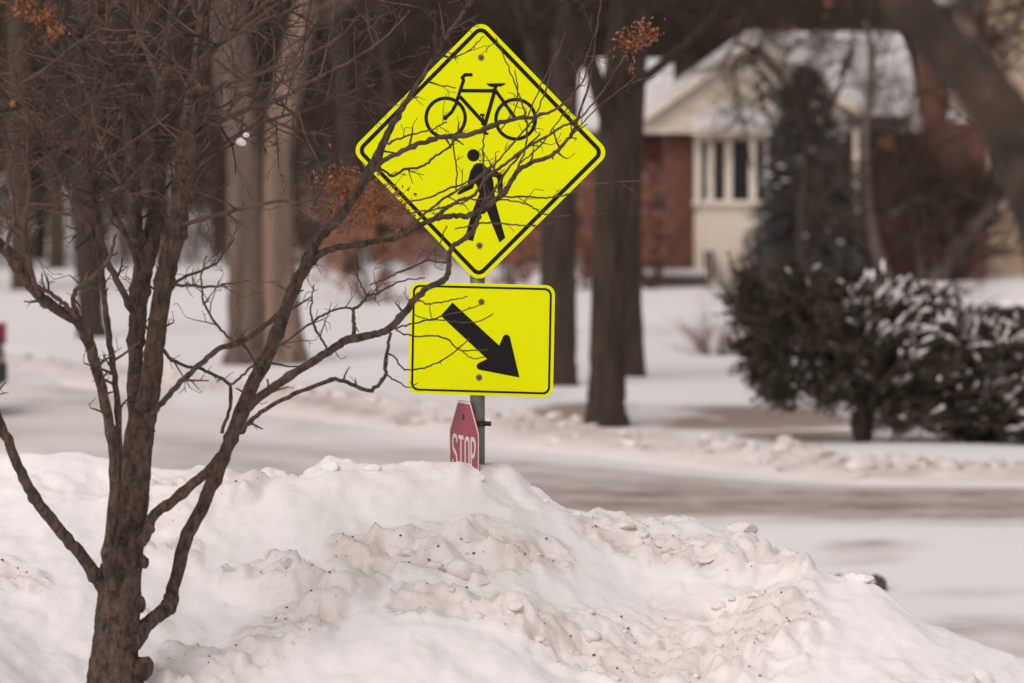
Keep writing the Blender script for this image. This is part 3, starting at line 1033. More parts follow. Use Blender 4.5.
stems = []   # (points, radii, name, twig density, min/max length px)
LIMBS = [
    ('trunk', [(112, 770, 36), (113, 720, 33), (115, 690, 30), (114.5, 660, 25.5), (115.5, 640, 23), (119, 600, 22), (123, 560, 20), (129, 520, 18), (134, 480, 16.5), (138, 445, 15.2), (143, 412, 13.5)], 0, 0, 0),
    ('stem', [(141, 428, 12), (148, 400, 11.5), (153, 361, 10.3), (157, 328, 9.6), (163, 290, 9.6), (170, 255, 10), (177, 228, 10), (183, 180, 10), (188, 130, 9.6), (195, 90, 8.8), (200, 50, 7.5), (205, 0, 6.5), (208, -45, 6)], 0, .1, 1.2),
    ('stem', [(139, 440, 10), (134.5, 395, 8), (135, 361, 7.5), (137, 328, 8.5), (140, 290, 9.5), (145, 262, 10), (151, 240, 9.5), (155, 220, 9), (158, 180, 8), (160, 110, 7.5), (164, 80, 7), (170, 40, 6), (174, 0, 5), (176, -45, 5)], .1, .35, 1.2),
    ('stem', [(146, 275, 7.5), (141, 250, 7.2), (137, 228, 7), (133, 180, 6.5), (128, 120, 6), (125, 85, 5), (120, 50, 4.5), (110, 10, 4), (105, -40, 3.5)], .25, -.1, 1.2),
    ('limb', [(112, 600, 9), (98, 579, 7.5), (85, 560, 6.3), (71, 543, 6.2), (50, 518, 6), (34, 498, 5.6), (21, 472, 5.2), (7, 440, 5), (-8, 405, 5), (-30, 360, 4.5)], 0, -.3, .35),
    ('limb', [(113, 590, 5), (107, 561, 5), (112, 511, 5), (114, 461, 5.2), (108, 415, 5.2), (97, 371, 5.5), (88, 341, 6), (80, 323, 6), (60, 311, 5.5), (38, 294, 5.5), (23, 275, 5.5), (7, 251, 6), (-15, 232, 6), (-50, 190, 5)], -.1, -.5, .5),
    ('limb', [(114, 545, 4), (117, 500, 4), (119, 456, 4), (117, 401, 3.8), (112, 361, 3.8), (107, 321, 3.7), (103, 288, 3.5), (100, 258, 3.3), (98, 228, 3), (94, 180, 2.8), (86, 130, 2.4), (80, 90, 2)], -.12, -.3, .9),
    ('limb', [(126, 648, 11), (135, 640, 9.5), (149, 622, 7.5), (163, 612, 7.5), (171, 604, 7.3), (173, 589, 6.5), (185, 543, 6.8), (203, 504, 6.8), (221, 465, 6.5), (229, 444, 6.5), (240, 412, 6.8), (255, 380, 6.8), (274, 341, 6.5), (286, 307, 6.3), (296, 284, 6.2), (306, 265, 6), (312, 248, 5.5), (322, 234, 5), (337, 220, 5), (352, 200, 4.4), (366, 177, 4.4), (380, 150, 4), (393, 124, 3.4), (405, 104, 2.8), (422, 78, 2.4), (446, 38, 2.2), (470, 3, 2), (490, -35, 1.8)], -.05, 1.0, .55),
    ('limb', [(303, 272, 4.5), (318, 256, 4.2), (336, 248, 4), (359, 244.5, 3.7), (371, 242, 3.6), (394, 238.5, 3.4), (408, 231.5, 3.3), (426, 222, 3.2), (441, 217.5, 3.4), (456, 215.5, 3.3), (470, 215, 3.4), (488, 206, 3.2), (505, 191, 3.2), (512, 180, 3), (519, 170, 2.9), (535, 162, 2.7), (549, 157, 2.5), (563, 145, 2.2), (573, 132, 2), (580, 112, 1.6), (590, 80, 1.3), (596, 35, 1.1), (602, -10, .9)], .55, .9, .45),
    ('limb', [(139, 545, 5.5), (148, 532, 5.2), (152, 517, 5.2), (171, 502, 5), (199, 479, 5), (216, 462, 5), (230, 441, 4.6), (242, 418, 4.4), (258, 399, 4.4), (289, 376, 4.2), (323, 355, 4), (340, 344, 4), (353, 338, 4.2), (375, 334, 3.7), (389, 329, 3.6), (403, 315, 3.6), (416, 298, 3.3), (429, 287, 3), (442, 281, 3), (449, 271, 2.8), (449, 256, 2.7), (454, 246, 2.6), (463, 240, 2.4), (473, 231, 2.4), (478, 220, 2), (483, 205, 1.6), (497, 186, 1.4), (515, 160, 1.1), (540, 134, .9)], -.1, .7, .35),
    ('limb', [(233, 442, 3), (244, 428, 3), (256, 416, 2.8), (283, 400, 2.6), (309, 388, 2.5), (336, 379, 2.5), (354, 386, 2.4), (371, 390, 2.4), (384, 376.5, 2.2), (386, 355, 2), (391, 333, 1.8)], -.1, .4, .25),
    ('limb', [(152, 416, 4.2), (165, 399, 3.6), (185, 378, 3.4), (201, 364, 3.4), (217, 350, 3.4), (235, 344, 3.4), (252, 336, 3.3), (268, 323, 3.1), (282, 312, 2.8)], -.1, .1, .45),
    ('limb', [(158, 342, 2.6), (165, 353, 2.3), (180, 364, 2), (200, 368, 2), (215, 376, 2), (230, 386, 2.2), (230, 408, 2), (222, 433, 2.2)], -.1, .1, .35),
    ('branch', [(230, 386, 1.6), (240, 378, 1.5), (252, 366, 1.4), (270, 350, 1.2), (283, 343, 1.2), (312, 322, 1.5), (322, 316, 1.4), (335, 310, 1.3), (352, 309, 1.5), (354, 321, 2.2), (354, 337, 2.6)], 0, .4, .4),
    ('branch', [(353, 310, 1.9), (361, 304, 1.8), (368, 296, 1.7), (378, 293, 1.4), (390, 286, 1.2), (405, 280, 1), (425, 278, .8)], .4, .5, .5),
    ('branch', [(367, 297, 1.2), (361, 284, 1.1), (356, 270, 1), (353, 255, .8)], .4, .3, .6),
    ('branch', [(327, 352, 1.4), (325, 344, 1.3), (316, 330, 1.6), (311, 316, 1.3), (312, 300, 1), (314, 285, .8)], .3, .2, .6),
    ('branch', [(172, 285, 2), (187, 285, 1.8), (208, 287, 1.6), (226, 284, 1.3), (250, 280, 1)], 0, -.3, .5),
    ('branch', [(172, 284, 2), (190, 275, 1.7), (213, 265, 1.4), (222, 256, 1.1), (234, 238, .9)], 0, .4, .6),
    ('branch', [(237, 343, 1.8), (226, 334, 1.6), (217, 325, 1.5), (205, 306, 1.4), (202, 290, 1.2), (202, 272, 1), (207, 256, .9)], 0, -.2, 1.2),
    ('branch', [(136, 318, 4.2), (120, 286, 4.2), (105, 258, 4.2), (91, 232, 4.5), (76, 206, 4.2), (60, 172, 4), (44, 147, 3.5), (30, 120, 3), (18, 92, 2.5), (10, 55, 2)], .1, -.9, 1.4),
    ('branch', [(139, 268, 4), (128, 240, 4), (114, 212, 3.6), (98, 185, 3.2), (84, 160, 2.8), (72, 135, 2.5), (58, 110, 2), (40, 92, 1.5)], .1, -.6, 1.4),
    ('branch', [(158, 140, 4.2), (130, 99, 3.6), (105, 72, 3.1), (82, 48, 3), (66, 37, 2.6), (48, 32, 2.1), (36, 18, 1.6)], .3, -1.0, 1.2),
    ('branch', [(80, 322, 3.8), (73, 297, 3.2), (84, 284, 3), (100, 270, 2.6), (110, 256, 2.2), (116, 235, 1.8)], -.3, -.6, .8),
    ('branch', [(78, 318, 3), (66, 306, 2.8), (56, 297, 2.6), (42, 289, 2.4), (33, 284, 2.2)], -.35, -.45, .4),
    ('branch', [(188, 94, 4.2), (200, 88, 4), (213, 90, 3.6), (225, 84, 3), (245, 79, 2.5), (268, 71, 2), (300, 58, 1.6), (335, 40, 1.2), (360, 15, .9)], .05, -.6, 1.3),
    ('branch', [(186, 142, 4), (215, 123, 3.4), (256, 107, 2.9), (280, 99, 2.5), (318, 78, 2), (352, 60, 1.6), (385, 38, 1.2), (410, 10, .8)], .05, .5, 1.5),
    ('branch', [(178, 225, 3), (196, 221, 2.8), (227, 212, 2.5), (250, 207, 2.3), (274, 202, 2.1), (289, 201, 1.8), (316, 207, 1.4), (332, 204, 1)], .05, -.5, .7),
    ('branch', [(182, 178, 3.2), (205, 160, 2.8), (230, 140, 2.4), (262, 122, 2.1), (300, 112, 1.8), (340, 96, 1.4), (375, 84, 1)], 0, .9, 1.1),
    ('branch', [(196, 85, 4), (208, 60, 3.5), (228, 35, 3), (252, 15, 2.5), (285, -15, 2)], 0, .6, 1.4),
    ('branch', [(163, 90, 4), (150, 60, 3.4), (138, 30, 2.8), (130, 0, 2.2), (126, -30, 2)], .3, .8, 1.4),
    ('branch', [(126, 95, 3.6), (112, 75, 3), (98, 45, 2.6), (84, 12, 2.2), (74, -25, 1.8)], 0, -.8, 1.4),
    ('branch', [(200, 60, 3.5), (222, 42, 3), (258, 24, 2.5), (300, 6, 2.1), (345, -15, 1.7)], 0, -.3, 1.5),
    ('branch', [(135, 205, 3.5), (118, 178, 3), (100, 140, 2.6), (90, 100, 2.2), (70, 60, 1.8)], 0, .7, 1.4),
    ('branch', [(40, 296, 3), (28, 260, 2.8), (22, 225, 2.4), (30, 190, 2), (22, 150, 1.6)], -.4, -.9, 1.3),
    ('branch', [(5, 250, 3), (14, 215, 2.6), (8, 180, 2.2), (14, 140, 1.8), (5, 100, 1.4)], -.5, .1, 1.4),
    # over the sign
    ('branch', [(368, 178, 3.2), (377, 166, 3.1), (390, 157, 3), (410, 148, 3), (427, 141, 2.9), (441, 137, 2.9), (459, 136, 3.2), (480, 131, 3), (496, 124, 2.8), (519, 118, 2.5), (537, 116, 2), (554, 110, 1.7), (568, 100, 1.3), (580, 85, 1), (592, 60, .8)], .95, 1.1, .8),
    ('branch', [(378, 166, 1.5), (386, 172, 1.4), (392, 176, 1.5), (404, 170, 1.5), (421, 167, 1.5), (433, 158, 1.4), (448, 148, 1.3), (457, 138, 1.2)], 1.0, 1.05, .7),
    ('branch', [(388, 144, 1.4), (400, 138, 1.2), (415, 134, 1.1), (432, 129, 1), (447, 122, .9)], 1.0, .9, .8),
    ('branch', [(436, 216, 2.4), (443, 211, 2.4), (450, 206, 2.3), (459, 201, 2.1), (473, 196, 2), (481, 186, 1.9), (490, 174, 1.9), (505, 164, 1.9), (523, 150, 1.8), (540, 140, 1.6), (561, 127, 1.5), (573, 122, 1.3), (590, 108, 1.1), (610, 80, 1), (627, 52, .8), (634, 42, .7)], .7, .9, .5),
    ('branch', [(408, 231, 1.6), (425, 214, 1.5), (442, 200, 1.5), (458, 190, 1.4), (480, 178, 1.3), (500, 158, 1.2), (520, 136, 1.1), (535, 116, 1), (545, 92, .9), (552, 70, .8)], .7, 1.1, .5),
    ('branch', [(403, 204, 1), (430, 197, 1.1), (448, 189, 1.2), (465, 184, 1.1), (476, 178, 1), (492, 165, .9)], .9, 1.2, .4),
    ('branch', [(405, 213, .9), (430, 210, 1), (455, 204, 1), (475, 199, 1), (505, 197, 1.2), (537, 197.5, 1.2), (556, 197, 1.1), (568, 194, 1), (582, 189, .9), (610, 182, .8), (645, 180.5, .7)], .8, .9, .5),
    ('branch', [(489, 200, .9), (500, 199.5, .9), (514, 201, .9), (528, 205, .9), (542, 213, .9), (556, 216, .8), (570, 215, .7)], .9, .8, .6),
    ('branch', [(455, 229, .8), (477, 224, .9), (493, 223, 1), (510, 224, .9), (523, 225.5, .9), (540, 226, .8)], .8, .7, .5),
    ('branch', [(485, 205, 1.1), (484, 185, 1.1), (484, 165, 1.1), (483, 150, 1.1), (484, 135, 1)], .9, 1.0, .6),
    ('branch', [(452, 138, 1), (455, 158, .9), (457, 172, .9), (456, 190, .8)], 1.0, 1.1, .3),
    ('branch', [(513, 180, 1.2), (523, 155, 1.1), (527, 135, 1), (524, 110, 1), (514, 82, .9), (506, 62, .8), (496, 38, .7)], .9, 1.1, .5),
    ('branch', [(525, 122, .9), (533, 104, .9), (541, 85, .8), (556, 58, .7), (566, 30, .6)], 1.0, 1.0, .6),
    ('branch', [(521, 163, 1), (540, 146, .9), (556, 125, .9), (572, 98, .8), (584, 62, .7), (597, 25, .6)], .9, .7, .5),
    ('branch', [(569, 138, .8), (600, 106, .8), (630, 84, .7), (655, 76, .6)], .9, .7, .5),
    ('branch', [(500, 131, .8), (515, 110, .8), (518, 88, .8), (515, 70, .7)], 1.0, 1.1, .4),
    ('branch', [(428, 82, 1), (445, 86, .8), (456, 88, .7)], 1.0, 1.1, .6),
    ('branch', [(440, 54, 1.2), (452, 58, 1), (464, 53, .8), (474, 46, .7), (484, 36, .6)], 1.0, 1.1, .6),
    ('branch', [(449, 262, 1.2), (440, 262, 1.1), (427, 260, 1.1), (414, 266, 1.4), (400, 272, 1.4), (385, 279, 1.2), (370, 285, .9)], .7, .4, .3),
    ('branch', [(426, 261, .9), (434, 250, .9), (441, 242, .8), (447, 226, .7)], .5, .7, .4),
    # over the arrow plaque
    ('branch', [(390, 331, 1.3), (401, 326, 1.2), (414.1, 323.4, 1.02), (428.2, 320.1, 1.02), (443.4, 315.8, 0.94), (467.2, 309.3, 0.77), (480.2, 304.9, 0.59)], .6, .8, .25),
    ('branch', [(430.4, 320.1, 0.77), (443.4, 320.1, 0.77), (457.5, 322.3, 0.77), (479.1, 321.2, 0.77), (493.2, 313.6, 0.59)], .8, .9, .15),
    ('branch', [(393, 327, 1.2), (404.3, 334.2, 0.94), (416.3, 335.8, 0.94), (429.3, 335.8, 0.94), (443.4, 337.5, 0.94), (457.5, 348.3, 0.94), (465.0, 351.5, 0.85), (474.8, 349.9, 0.77), (487.8, 349.4, 0.59)], .6, .8, .15),
    ('branch', [(462.9, 351.5, 0.68), (472.6, 358.0, 0.68), (484.6, 357.0, 0.59)], .8, .8, .1),
    ('branch', [(386, 352, 1.2), (395, 358, 1.1), (404.3, 368.9, 0.94), (417.3, 368.9, 0.94), (433.6, 364.6, 0.94), (448.8, 355.9, 0.85), (460.7, 346.1, 0.77), (469.4, 338.5, 0.59)], .5, .8, .25),
    ('branch', [(408.7, 299.5, 0.77), (420.6, 301.7, 0.85), (429.3, 303.8, 0.94), (442.3, 301.7, 0.85), (456.4, 299.5, 0.77), (467.2, 296.3, 0.59)], .6, .8, .3),
    ('branch', [(413.0, 313.6, 0.68), (421.7, 317.9, 0.68), (431.4, 320.1, 0.68)], .7, .8, .1),
    ('branch', [(429.3, 303.8, 0.59), (430.4, 312.5, 0.59), (432.5, 319.0, 0.51)], .8, .8, 0),
    ('branch', [(385, 374, 1.1), (395, 380, 1), (408.7, 387.3, 0.68), (417.3, 383.0, 0.59)], .4, .6, .3),
]
twigs = MB()


def on_sign(p, m=0.0):
    u, v = proj(p)
    return (abs(u - 480) / 124 + abs(v - 151) / 127 < 1 - m) or (409 + 40 * m < u < 554 - 40 * m and 283 < v < 395)


CT, ST = [], []


def twig(p, d, ln, r, lvl, free=False):
    n = max(3, int(ln / (.055 if lvl < 2 else .03)))
    P = [np.array(p)]
    d = np.array(d) / np.linalg.norm(d)
    step = ln / n
    for i in range(n):
        d = d + rng.normal(size=3) * .11
        d[2] += .03
        d /= np.linalg.norm(d)
        q = P[-1] + d * step
        if not free and on_sign(q, .04):
            break
        u, v = proj(q)
        if v > 455 or u > 640:
            break
        P.append(q)
    if len(P) < 2:
        return
    rad = np.linspace(r, max(.0011, r * .45), len(P))
    rad = rad * (1 + .18 * (rng.random(len(P)) - .3))
    twigs.tube(P, rad, 5 if r > .003 else 4, cap=False)
    if lvl >= 3:
        return
    for i in range(1, len(P)):
        for _ in range(1 if rng.random() < (.62 if lvl < 2 else .5) else 0):
            ax = rdir(1)[0]
            tan = P[i] - P[i - 1]
            tan /= np.linalg.norm(tan)
            side = np.cross(tan, ax)
            side[1] *= .6
            side /= np.linalg.norm(side)
            a = R(rng.uniform(35, 65))
            nd = tan * math.cos(a) + side * math.sin(a)
            if lvl < 2:
                twig(P[i], nd, ln * rng.uniform(.22, .5), max(.0012, rad[i] * .62), lvl + 1, free)
            else:
                twig(P[i], nd, rng.uniform(.015, .05), .0014, 3, free)


for name, pts, d0, d1, dens in LIMBS:
    W, rad = limb_pts(pts, TY + d0, TY + d1)
    n = len(W)
    if name != 'trunk':
        W[1:-1] += rng.normal(size=(n - 2, 3)) * (TPX * .5)
    big_ = rad.max() > .018
    knob = (1 if big_ else .86) * (1 + (.08 if big_ else .14) * (rng.random(n) - .5) + (.26 * (rng.random(n) < .09)))
    if name == 'trunk':
        knob = 1 + .06 * (rng.random(n) - .5)
    mb = MB()
    if big_:
        # finer rings so that the bark has its own relief
        t0, t1 = np.arange(n), np.linspace(0, n - 1, n * 4)
        Wf = np.stack([np.interp(t1, t0, W[:, k]) for k in range(3)], 1)
        rf = np.interp(t1, t0, rad * knob)
        mb.tube(Wf, rf, 18, wob=.018)
    else:
        mb.tube(W, rad * knob, 7)
    if name == 'trunk':
        # scars and burls of cut shoots
        for u_, v_, s in [(139, 604, 8), (143, 562, 6), (143, 668, 11), (96, 676, 9), (104, 570, 6)]:
            c = at(u_, v_, TY - .03)
            mb.blob(c, (s * TPX, s * TPX * .9, s * TPX * 1.2), 2, .18)
        for u_, v_ in [(117, 655), (122, 615), (125, 570), (122, 538)]:
            c = at(u_, v_, TY - .073)
            nn = 12
            ring = [(c[0] + 3.4 * TPX * math.cos(2 * math.pi * q / nn), c[1] - .006, c[2] + 3.4 * TPX * math.sin(2 * math.pi * q / nn)) for q in range(nn + 1)]
            mb.tube(ring, .004, 6, cap=False)
    mb.build(name, M['bark'] if name in ('trunk', 'stem', 'limb') else M['twig'], young, smooth=True)
    # side shoots
    if dens <= 0:
        continue
    seg = np.linalg.norm(np.diff(W, axis=0), axis=1)
    L_ = seg.sum()
    cnt = int(L_ / TPX / 15 * dens * (.68 if name == 'stem' else .8 if dens > .65 or over else 1.15))
    cum = np.concatenate([[0], np.cumsum(seg)])
    over = any(on_sign(w) for w in W[::3])
    for _ in range(cnt):
        s = rng.uniform(.12, 1) * L_
        i = min(n - 2, int(np.searchsorted(cum, s) - 1))
        p = W[i] + (W[i + 1] - W[i]) * ((s - cum[i]) / seg[i])
        u, v = proj(p)
        if v > 440 or v < -40:
            continue
        tan = (W[i + 1] - W[i]) / seg[i]
        ax = rdir(1)[0]
        side = np.cross(tan, ax)
        side[1] *= .7
        side /= np.linalg.norm(side)
        a = R(rng.uniform(35, 70))
        nd = tan * math.cos(a) + side * math.sin(a)
        if name == 'stem':
            nd[1] = abs(nd[1]) * 1.2
        if v < 210 and u < 420:
            ln = rng.uniform(25, 120)
            lvl = 0 if ln > 60 else 1
        else:
            ln = rng.uniform(8, 42)
            lvl = 2 if ln < 18 else 1
        on = on_sign(p)
        if on:
            ln = rng.uniform(5, 24)
            lvl = 2
        if 409 < u < 560 and v > 280:
            ln = rng.uniform(3, 9)
            lvl = 3
        twig(p, nd, ln * TPX, float(np.clip(rad[i] * .5, .0016, .0055)), lvl, free=on)
twigs.build('twigs', M['twig'], young, smooth=True, kind='stuff')


def leaf_cluster(c, su, sv, sd, n, parent, size=.026):
    C0 = np.array(c)
    q = rng.normal(size=(n, 3)) * np.array([su, sd, sv]) * .5
    cc_ = C0 + q
    V, Q = cards(cc_, rdir(n) + np.array([0, 0, -.3]), rdir(n), size * rng.uniform(.6, 1.2, n), size * .5 * rng.uniform(.7, 1.2, n))
    mb = MB()
    mb.addq(V, Q)
    for i in range(0, n, 3):
        mb.tube([C0 + q[i] * .2 + np.array([-.01, 0, -.02]), C0 + q[i] * .6, cc_[i]], .0011, 4, cap=False)
    mb.build('foliage', M['leaf'], parent)


leaf_cluster(at(633, 42, TY + .9), 20 * TPX, 15 * TPX, .05, 90, young)
leaf_cluster(at(650, 32, TY + .9), 15 * TPX, 14 * TPX, .05, 70, young)
leaf_cluster(at(632, 68, TY + .9), 5 * TPX, 8 * TPX, .02, 12, young, .02)
leaf_cluster(at(24, 6, TY - .9), 18 * TPX, 10 * TPX, .06, 70, young)
leaf_cluster(at(42, 18, TY - .9), 16 * TPX, 12 * TPX, .06, 80, young)
leaf_cluster(at(54, 32, TY - .95), 12 * TPX, 9 * TPX, .05, 40, young)
leaf_cluster(at(14, 104, TY - .8), 5 * TPX, 6 * TPX, .03, 5, young)
leaf_cluster(at(345, 190, TY + 1.2), 34 * TPX, 26 * TPX, .12, 330, young)
leaf_cluster(at(378, 205, TY + 1.5), 36 * TPX, 24 * TPX, .12, 330, young)
leaf_cluster(at(340, 215, TY + 1.3), 20 * TPX, 18 * TPX, .1, 130, young)
for u_, v_, r_s in [(241, 142, 5.5), (246, 135, 3.5)]:
    mb = MB()
    mb.blob(at(u_, v_, TY + .1), (r_s * TPX, r_s * TPX, r_s * TPX * .8), 2, .15)
    mb.build('snow_clump', M['cap'], young, smooth=True)

# ------------------------------------------------------------------ near limb, top right
LY = 10.4
near_t = root('leaning_tree', (at(1240, 600, LY)[0], LY, 1.2), 'out of focus tree whose thick brown limb crosses the top right corner', 'tree')
W, rad = limb_pts([(1255, 1500, 62), (1255, 1000, 60), (1240, 700, 56), (1195, 450, 50), (1125, 290, 42), (1062, 205, 36), (1022, 146, 31), (990, 98, 28), (945, 47, 24), (905, 0, 23), (862, -60, 21), (800, -150, 19), (700, -260, 15)], LY, LY)
mb = MB()
mb.tube(W, rad * (1 + .06 * (rng.random(len(W)) - .5)), 20, wob=.04)
mb.build('trunk', M['bark_limb'], near_t, smooth=True)
mb = MB()
W2, rad2 = limb_pts([(1150, 330, 24), (1110, 220, 22), (1085, 130, 18), (1070, 0, 14), (1040, -150, 10)], LY, LY + .3)
mb.tube(W2, rad2, 14, wob=.04)
mb.build('limb', M['bark_limb'], near_t, smooth=True)
mb = MB()
W2, rad2 = limb_pts([(1010, 120, 22), (1018, 160, 19), (1022, 200, 16), (1030, 240, 12), (1044, 300, 9), (1060, 380, 6)], LY, LY - .2)
mb.tube(W2, rad2, 12, wob=.04)
mb.build('limb', M['bark_limb'], near_t, smooth=True)
mb = MB()
mb.blob(at(988, 94, LY - .035), (.021, .02, .016), 3, .1)
mb.build('knot', M['bark_tan'], near_t, smooth=True)


# ------------------------------------------------------------------ bare trees behind the road
def tree_twigs(mb, p, d, ln, r, lvl, seed_up=.06, maxlvl=3, spread=(25, 60)):
    n = 5 if lvl < 2 else 3
    P = [np.array(p, float)]
    d = np.array(d, float) / np.linalg.norm(d)
    for i in range(n):
        d = d + rng.normal(size=3) * .14
        d[2] += seed_up
        d /= np.linalg.norm(d)
        P.append(P[-1] + d * ln / n)
    rad = np.linspace(r, r * .4, len(P))
    mb.tube(P, rad, 6 if r > .04 else 4 if r > .012 else 3, cap=False)
    if lvl >= maxlvl:
        return
    for i in range(1, len(P)):
        for _ in range(2 if lvl >= 1 else 1):
            tan = P[i] - P[i - 1]
            tan /= np.linalg.norm(tan)
            side = np.cross(tan, rdir(1)[0])
            side /= np.linalg.norm(side) + 1e-9
            a = R(rng.uniform(*spread))
            tree_twigs(mb, P[i], tan * math.cos(a) + side * math.sin(a), ln * rng.uniform(.35, .62), rad[i] * .55, lvl + 1, seed_up, maxlvl, spread)


def big_tree(label, trunks, Y, m, limbs=(), crown=6, top=11.0, group=None):
    b = at(trunks[0][0][0], trunks[0][0][1], Y)
    t = root('tree', (b[0], Y, 0), label, 'tree', group)
    ends = []
    for pts in trunks:
        W, rad = limb_pts(pts, Y, Y)
        W[0][2] -= .3
        # carry the stem on above the picture
        e = W[-1]
        d = (W[-1] - W[-3]) / np.linalg.norm(W[-1] - W[-3])
        ext = [e + (d * .6 + np.array([0, 0, .4])) * s for s in (1.2, 2.6, 4.2)]
        W = np.vstack([W, ext])
        rad = np.concatenate([rad, rad[-1] * np.array([.9, .75, .5])])
        mb = MB()
        mb.tube(W, rad * (1 + .05 * (rng.random(len(W)) - .5)), 18, wob=.05)
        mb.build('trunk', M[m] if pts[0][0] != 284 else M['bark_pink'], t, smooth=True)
        ends.append((W, rad))
    for pts in limbs:
        W, rad = limb_pts(pts, Y, Y + rng.uniform(-1.5, 1.5))
        mb = MB()
        mb.tube(W, rad, 8)
        mb.build('limb', M[m], t, smooth=True)
        ends.append((W, rad))
    mb = MB()
    for W, rad in ends:
        for q in range(crown):
            i = int(rng.uniform(.55, .98) * (len(W) - 1))
            if W[i][2] < 4.2:
                continue
            dd = rdir(1)[0]
            dd[2] = abs(dd[2]) * .5 + .25
            tree_twigs(mb, W[i], dd, rng.uniform(1.6, 3.2), min(.05, rad[i] * .4), 0)
    if mb.n:
        mb.build('crown', M[m], t, smooth=True)
    return t


big_tree('dark thick trunk right of the diamond sign, standing closest to the road', [[(607, 424, 24), (606, 412, 20.5), (607, 380, 18.5), (608, 320, 17.5), (609, 250, 17.5), (612, 180, 17), (616, 120, 17), (621, 60, 16), (625, 0, 14), (627, -40, 13)]], 60.6, 'bark_dark',
         [[(614, 140, 9), (600, 95, 9), (588, 55, 8.5), (574, 15, 8), (565, -30, 7)], [(622, 100, 5), (640, 82, 5), (665, 62, 5), (690, 40, 4.5), (715, 15, 4.5), (745, -15, 4)]])
big_tree('slimmer dark trunk just behind the thick trunk closest to the road', [[(634, 378, 14), (633, 360, 12), (631, 300, 11), (630, 230, 11), (631, 150, 12), (634, 80, 12), (638, 0, 11), (640, -40, 10)]], 72.0, 'bark_dark')
big_tree('dark straight trunk between the arrow plaque and the thick trunk', [[(560, 388, 20), (560, 375, 17.5), (559, 330, 17), (558, 270, 18), (559, 200, 18), (562, 120, 16), (565, 60, 14), (569, 0, 12), (570, -40, 11)]], 69.2, 'bark_dark',
         [[(560, 160, 9), (548, 110, 8), (535, 60, 7), (520, 10, 6), (512, -30, 5)], [(563, 90, 6), (580, 60, 5.5), (590, 20, 5), (596, -20, 4)]])
big_tree('pale tan tree with two joined stems behind the young tree', [
    [(246, 362, 26), (246, 350, 21), (247, 320, 19), (246, 260, 18.5), (245, 200, 18), (244, 150, 18), (238, 100, 20), (231, 50, 21), (226, 0, 20), (222, -40, 19)],
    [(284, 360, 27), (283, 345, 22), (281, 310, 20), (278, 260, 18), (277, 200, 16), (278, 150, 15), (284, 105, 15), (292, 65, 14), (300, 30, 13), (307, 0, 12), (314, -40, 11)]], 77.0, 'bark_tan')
big_tree('brown trunk at the far left behind the thin stems', [[(92, 334, 17), (91, 322, 13.5), (90, 290, 13), (88, 240, 14), (87, 180, 13), (88, 100, 12), (84, 30, 11), (82, -40, 10)]], 87.5, 'bark_dark',
         [[(88, 170, 6), (70, 130, 5.5), (55, 85, 5), (45, 30, 4)]])
big_tree('dark leaning trunk seen left of the diamond sign, beyond the field', [[(352, 272, 11), (352, 258, 9.5), (352, 200, 10), (350, 150, 11), (346, 90, 11), (338, 30, 10), (330, -40, 9)]], 125.0, 'bark_dark',
         [[(349, 130, 6), (362, 90, 5), (378, 40, 4.5), (392, -20, 4)]])
big_tree('dim grey trunk at the very left edge, beyond the car', [[(22, 292, 13), (22, 280, 11), (20, 220, 11), (16, 150, 11), (18, 80, 10), (16, 0, 9), (16, -40, 9)]], 112.0, 'wood_bark')

# woods beyond the field
variants = []
for k in range(5):
    tr, cr = MB(), MB()
    H = rng.uniform(9, 12)
    r0 = rng.uniform(.13, .26)
    n = 14
    P = np.array([(rng.normal() * .05 * i ** .8, rng.normal() * .05 * i ** .8, -.4 + H * i / (n - 1)) for i in range(n)])
    P[:, 0] += rng.uniform(-.04, .04) * P[:, 2]
    rad = r0 * np.linspace(1.1, .3, n)
    tr.tube(P, rad, 9, wob=.05)
    for i in range(2, n):
        for _ in range(2):
            a = rng.uniform(0, 2 * math.pi)
            tree_twigs(cr, P[i], (math.cos(a), math.sin(a), rng.uniform(.1, .8)), rng.uniform(1.2, 3.4), rad[i] * .4, 1, .05, 3, (30, 65))
    variants.append((tr, cr))
protos = []
WL = 'bare brown tree in the wood beyond the snowy field'
wood_n = 0
for i in range(96):
    Yw = 128 + 70 * (i / 96.0) ** .9
    half = 512 * Yw / F * 1.25
    xw = rng.uniform(-half, half)
    if xw > 1.5 and Yw < 150:
        Yw += 26
    z = float(ground_h(np.array([xw]), np.array([Yw]))[0])
    k = i % 5
    o = root('woodland_tree', (xw, Yw, z), WL, 'tree', 'bare trees of the wood beyond the field')
    s = rng.uniform(.8, 1.35)
    o.scale = (s, s, rng.uniform(.95, 1.2))
    o.rotation_euler = (0, 0, rng.uniform(0, 6.28))
    if len(protos) <= k:
        tr, cr = variants[k]
        o1 = tr.build('trunk', M['wood_bark'], None, smooth=True)
        o2 = cr.build('crown', M['wood_bark'], None, smooth=False)
        o1.parent = o2.parent = o
        protos.append((o1, o2))
    else:
        for q in protos[k]:
            c = q.copy()
            COL.objects.link(c)
            c.parent = o

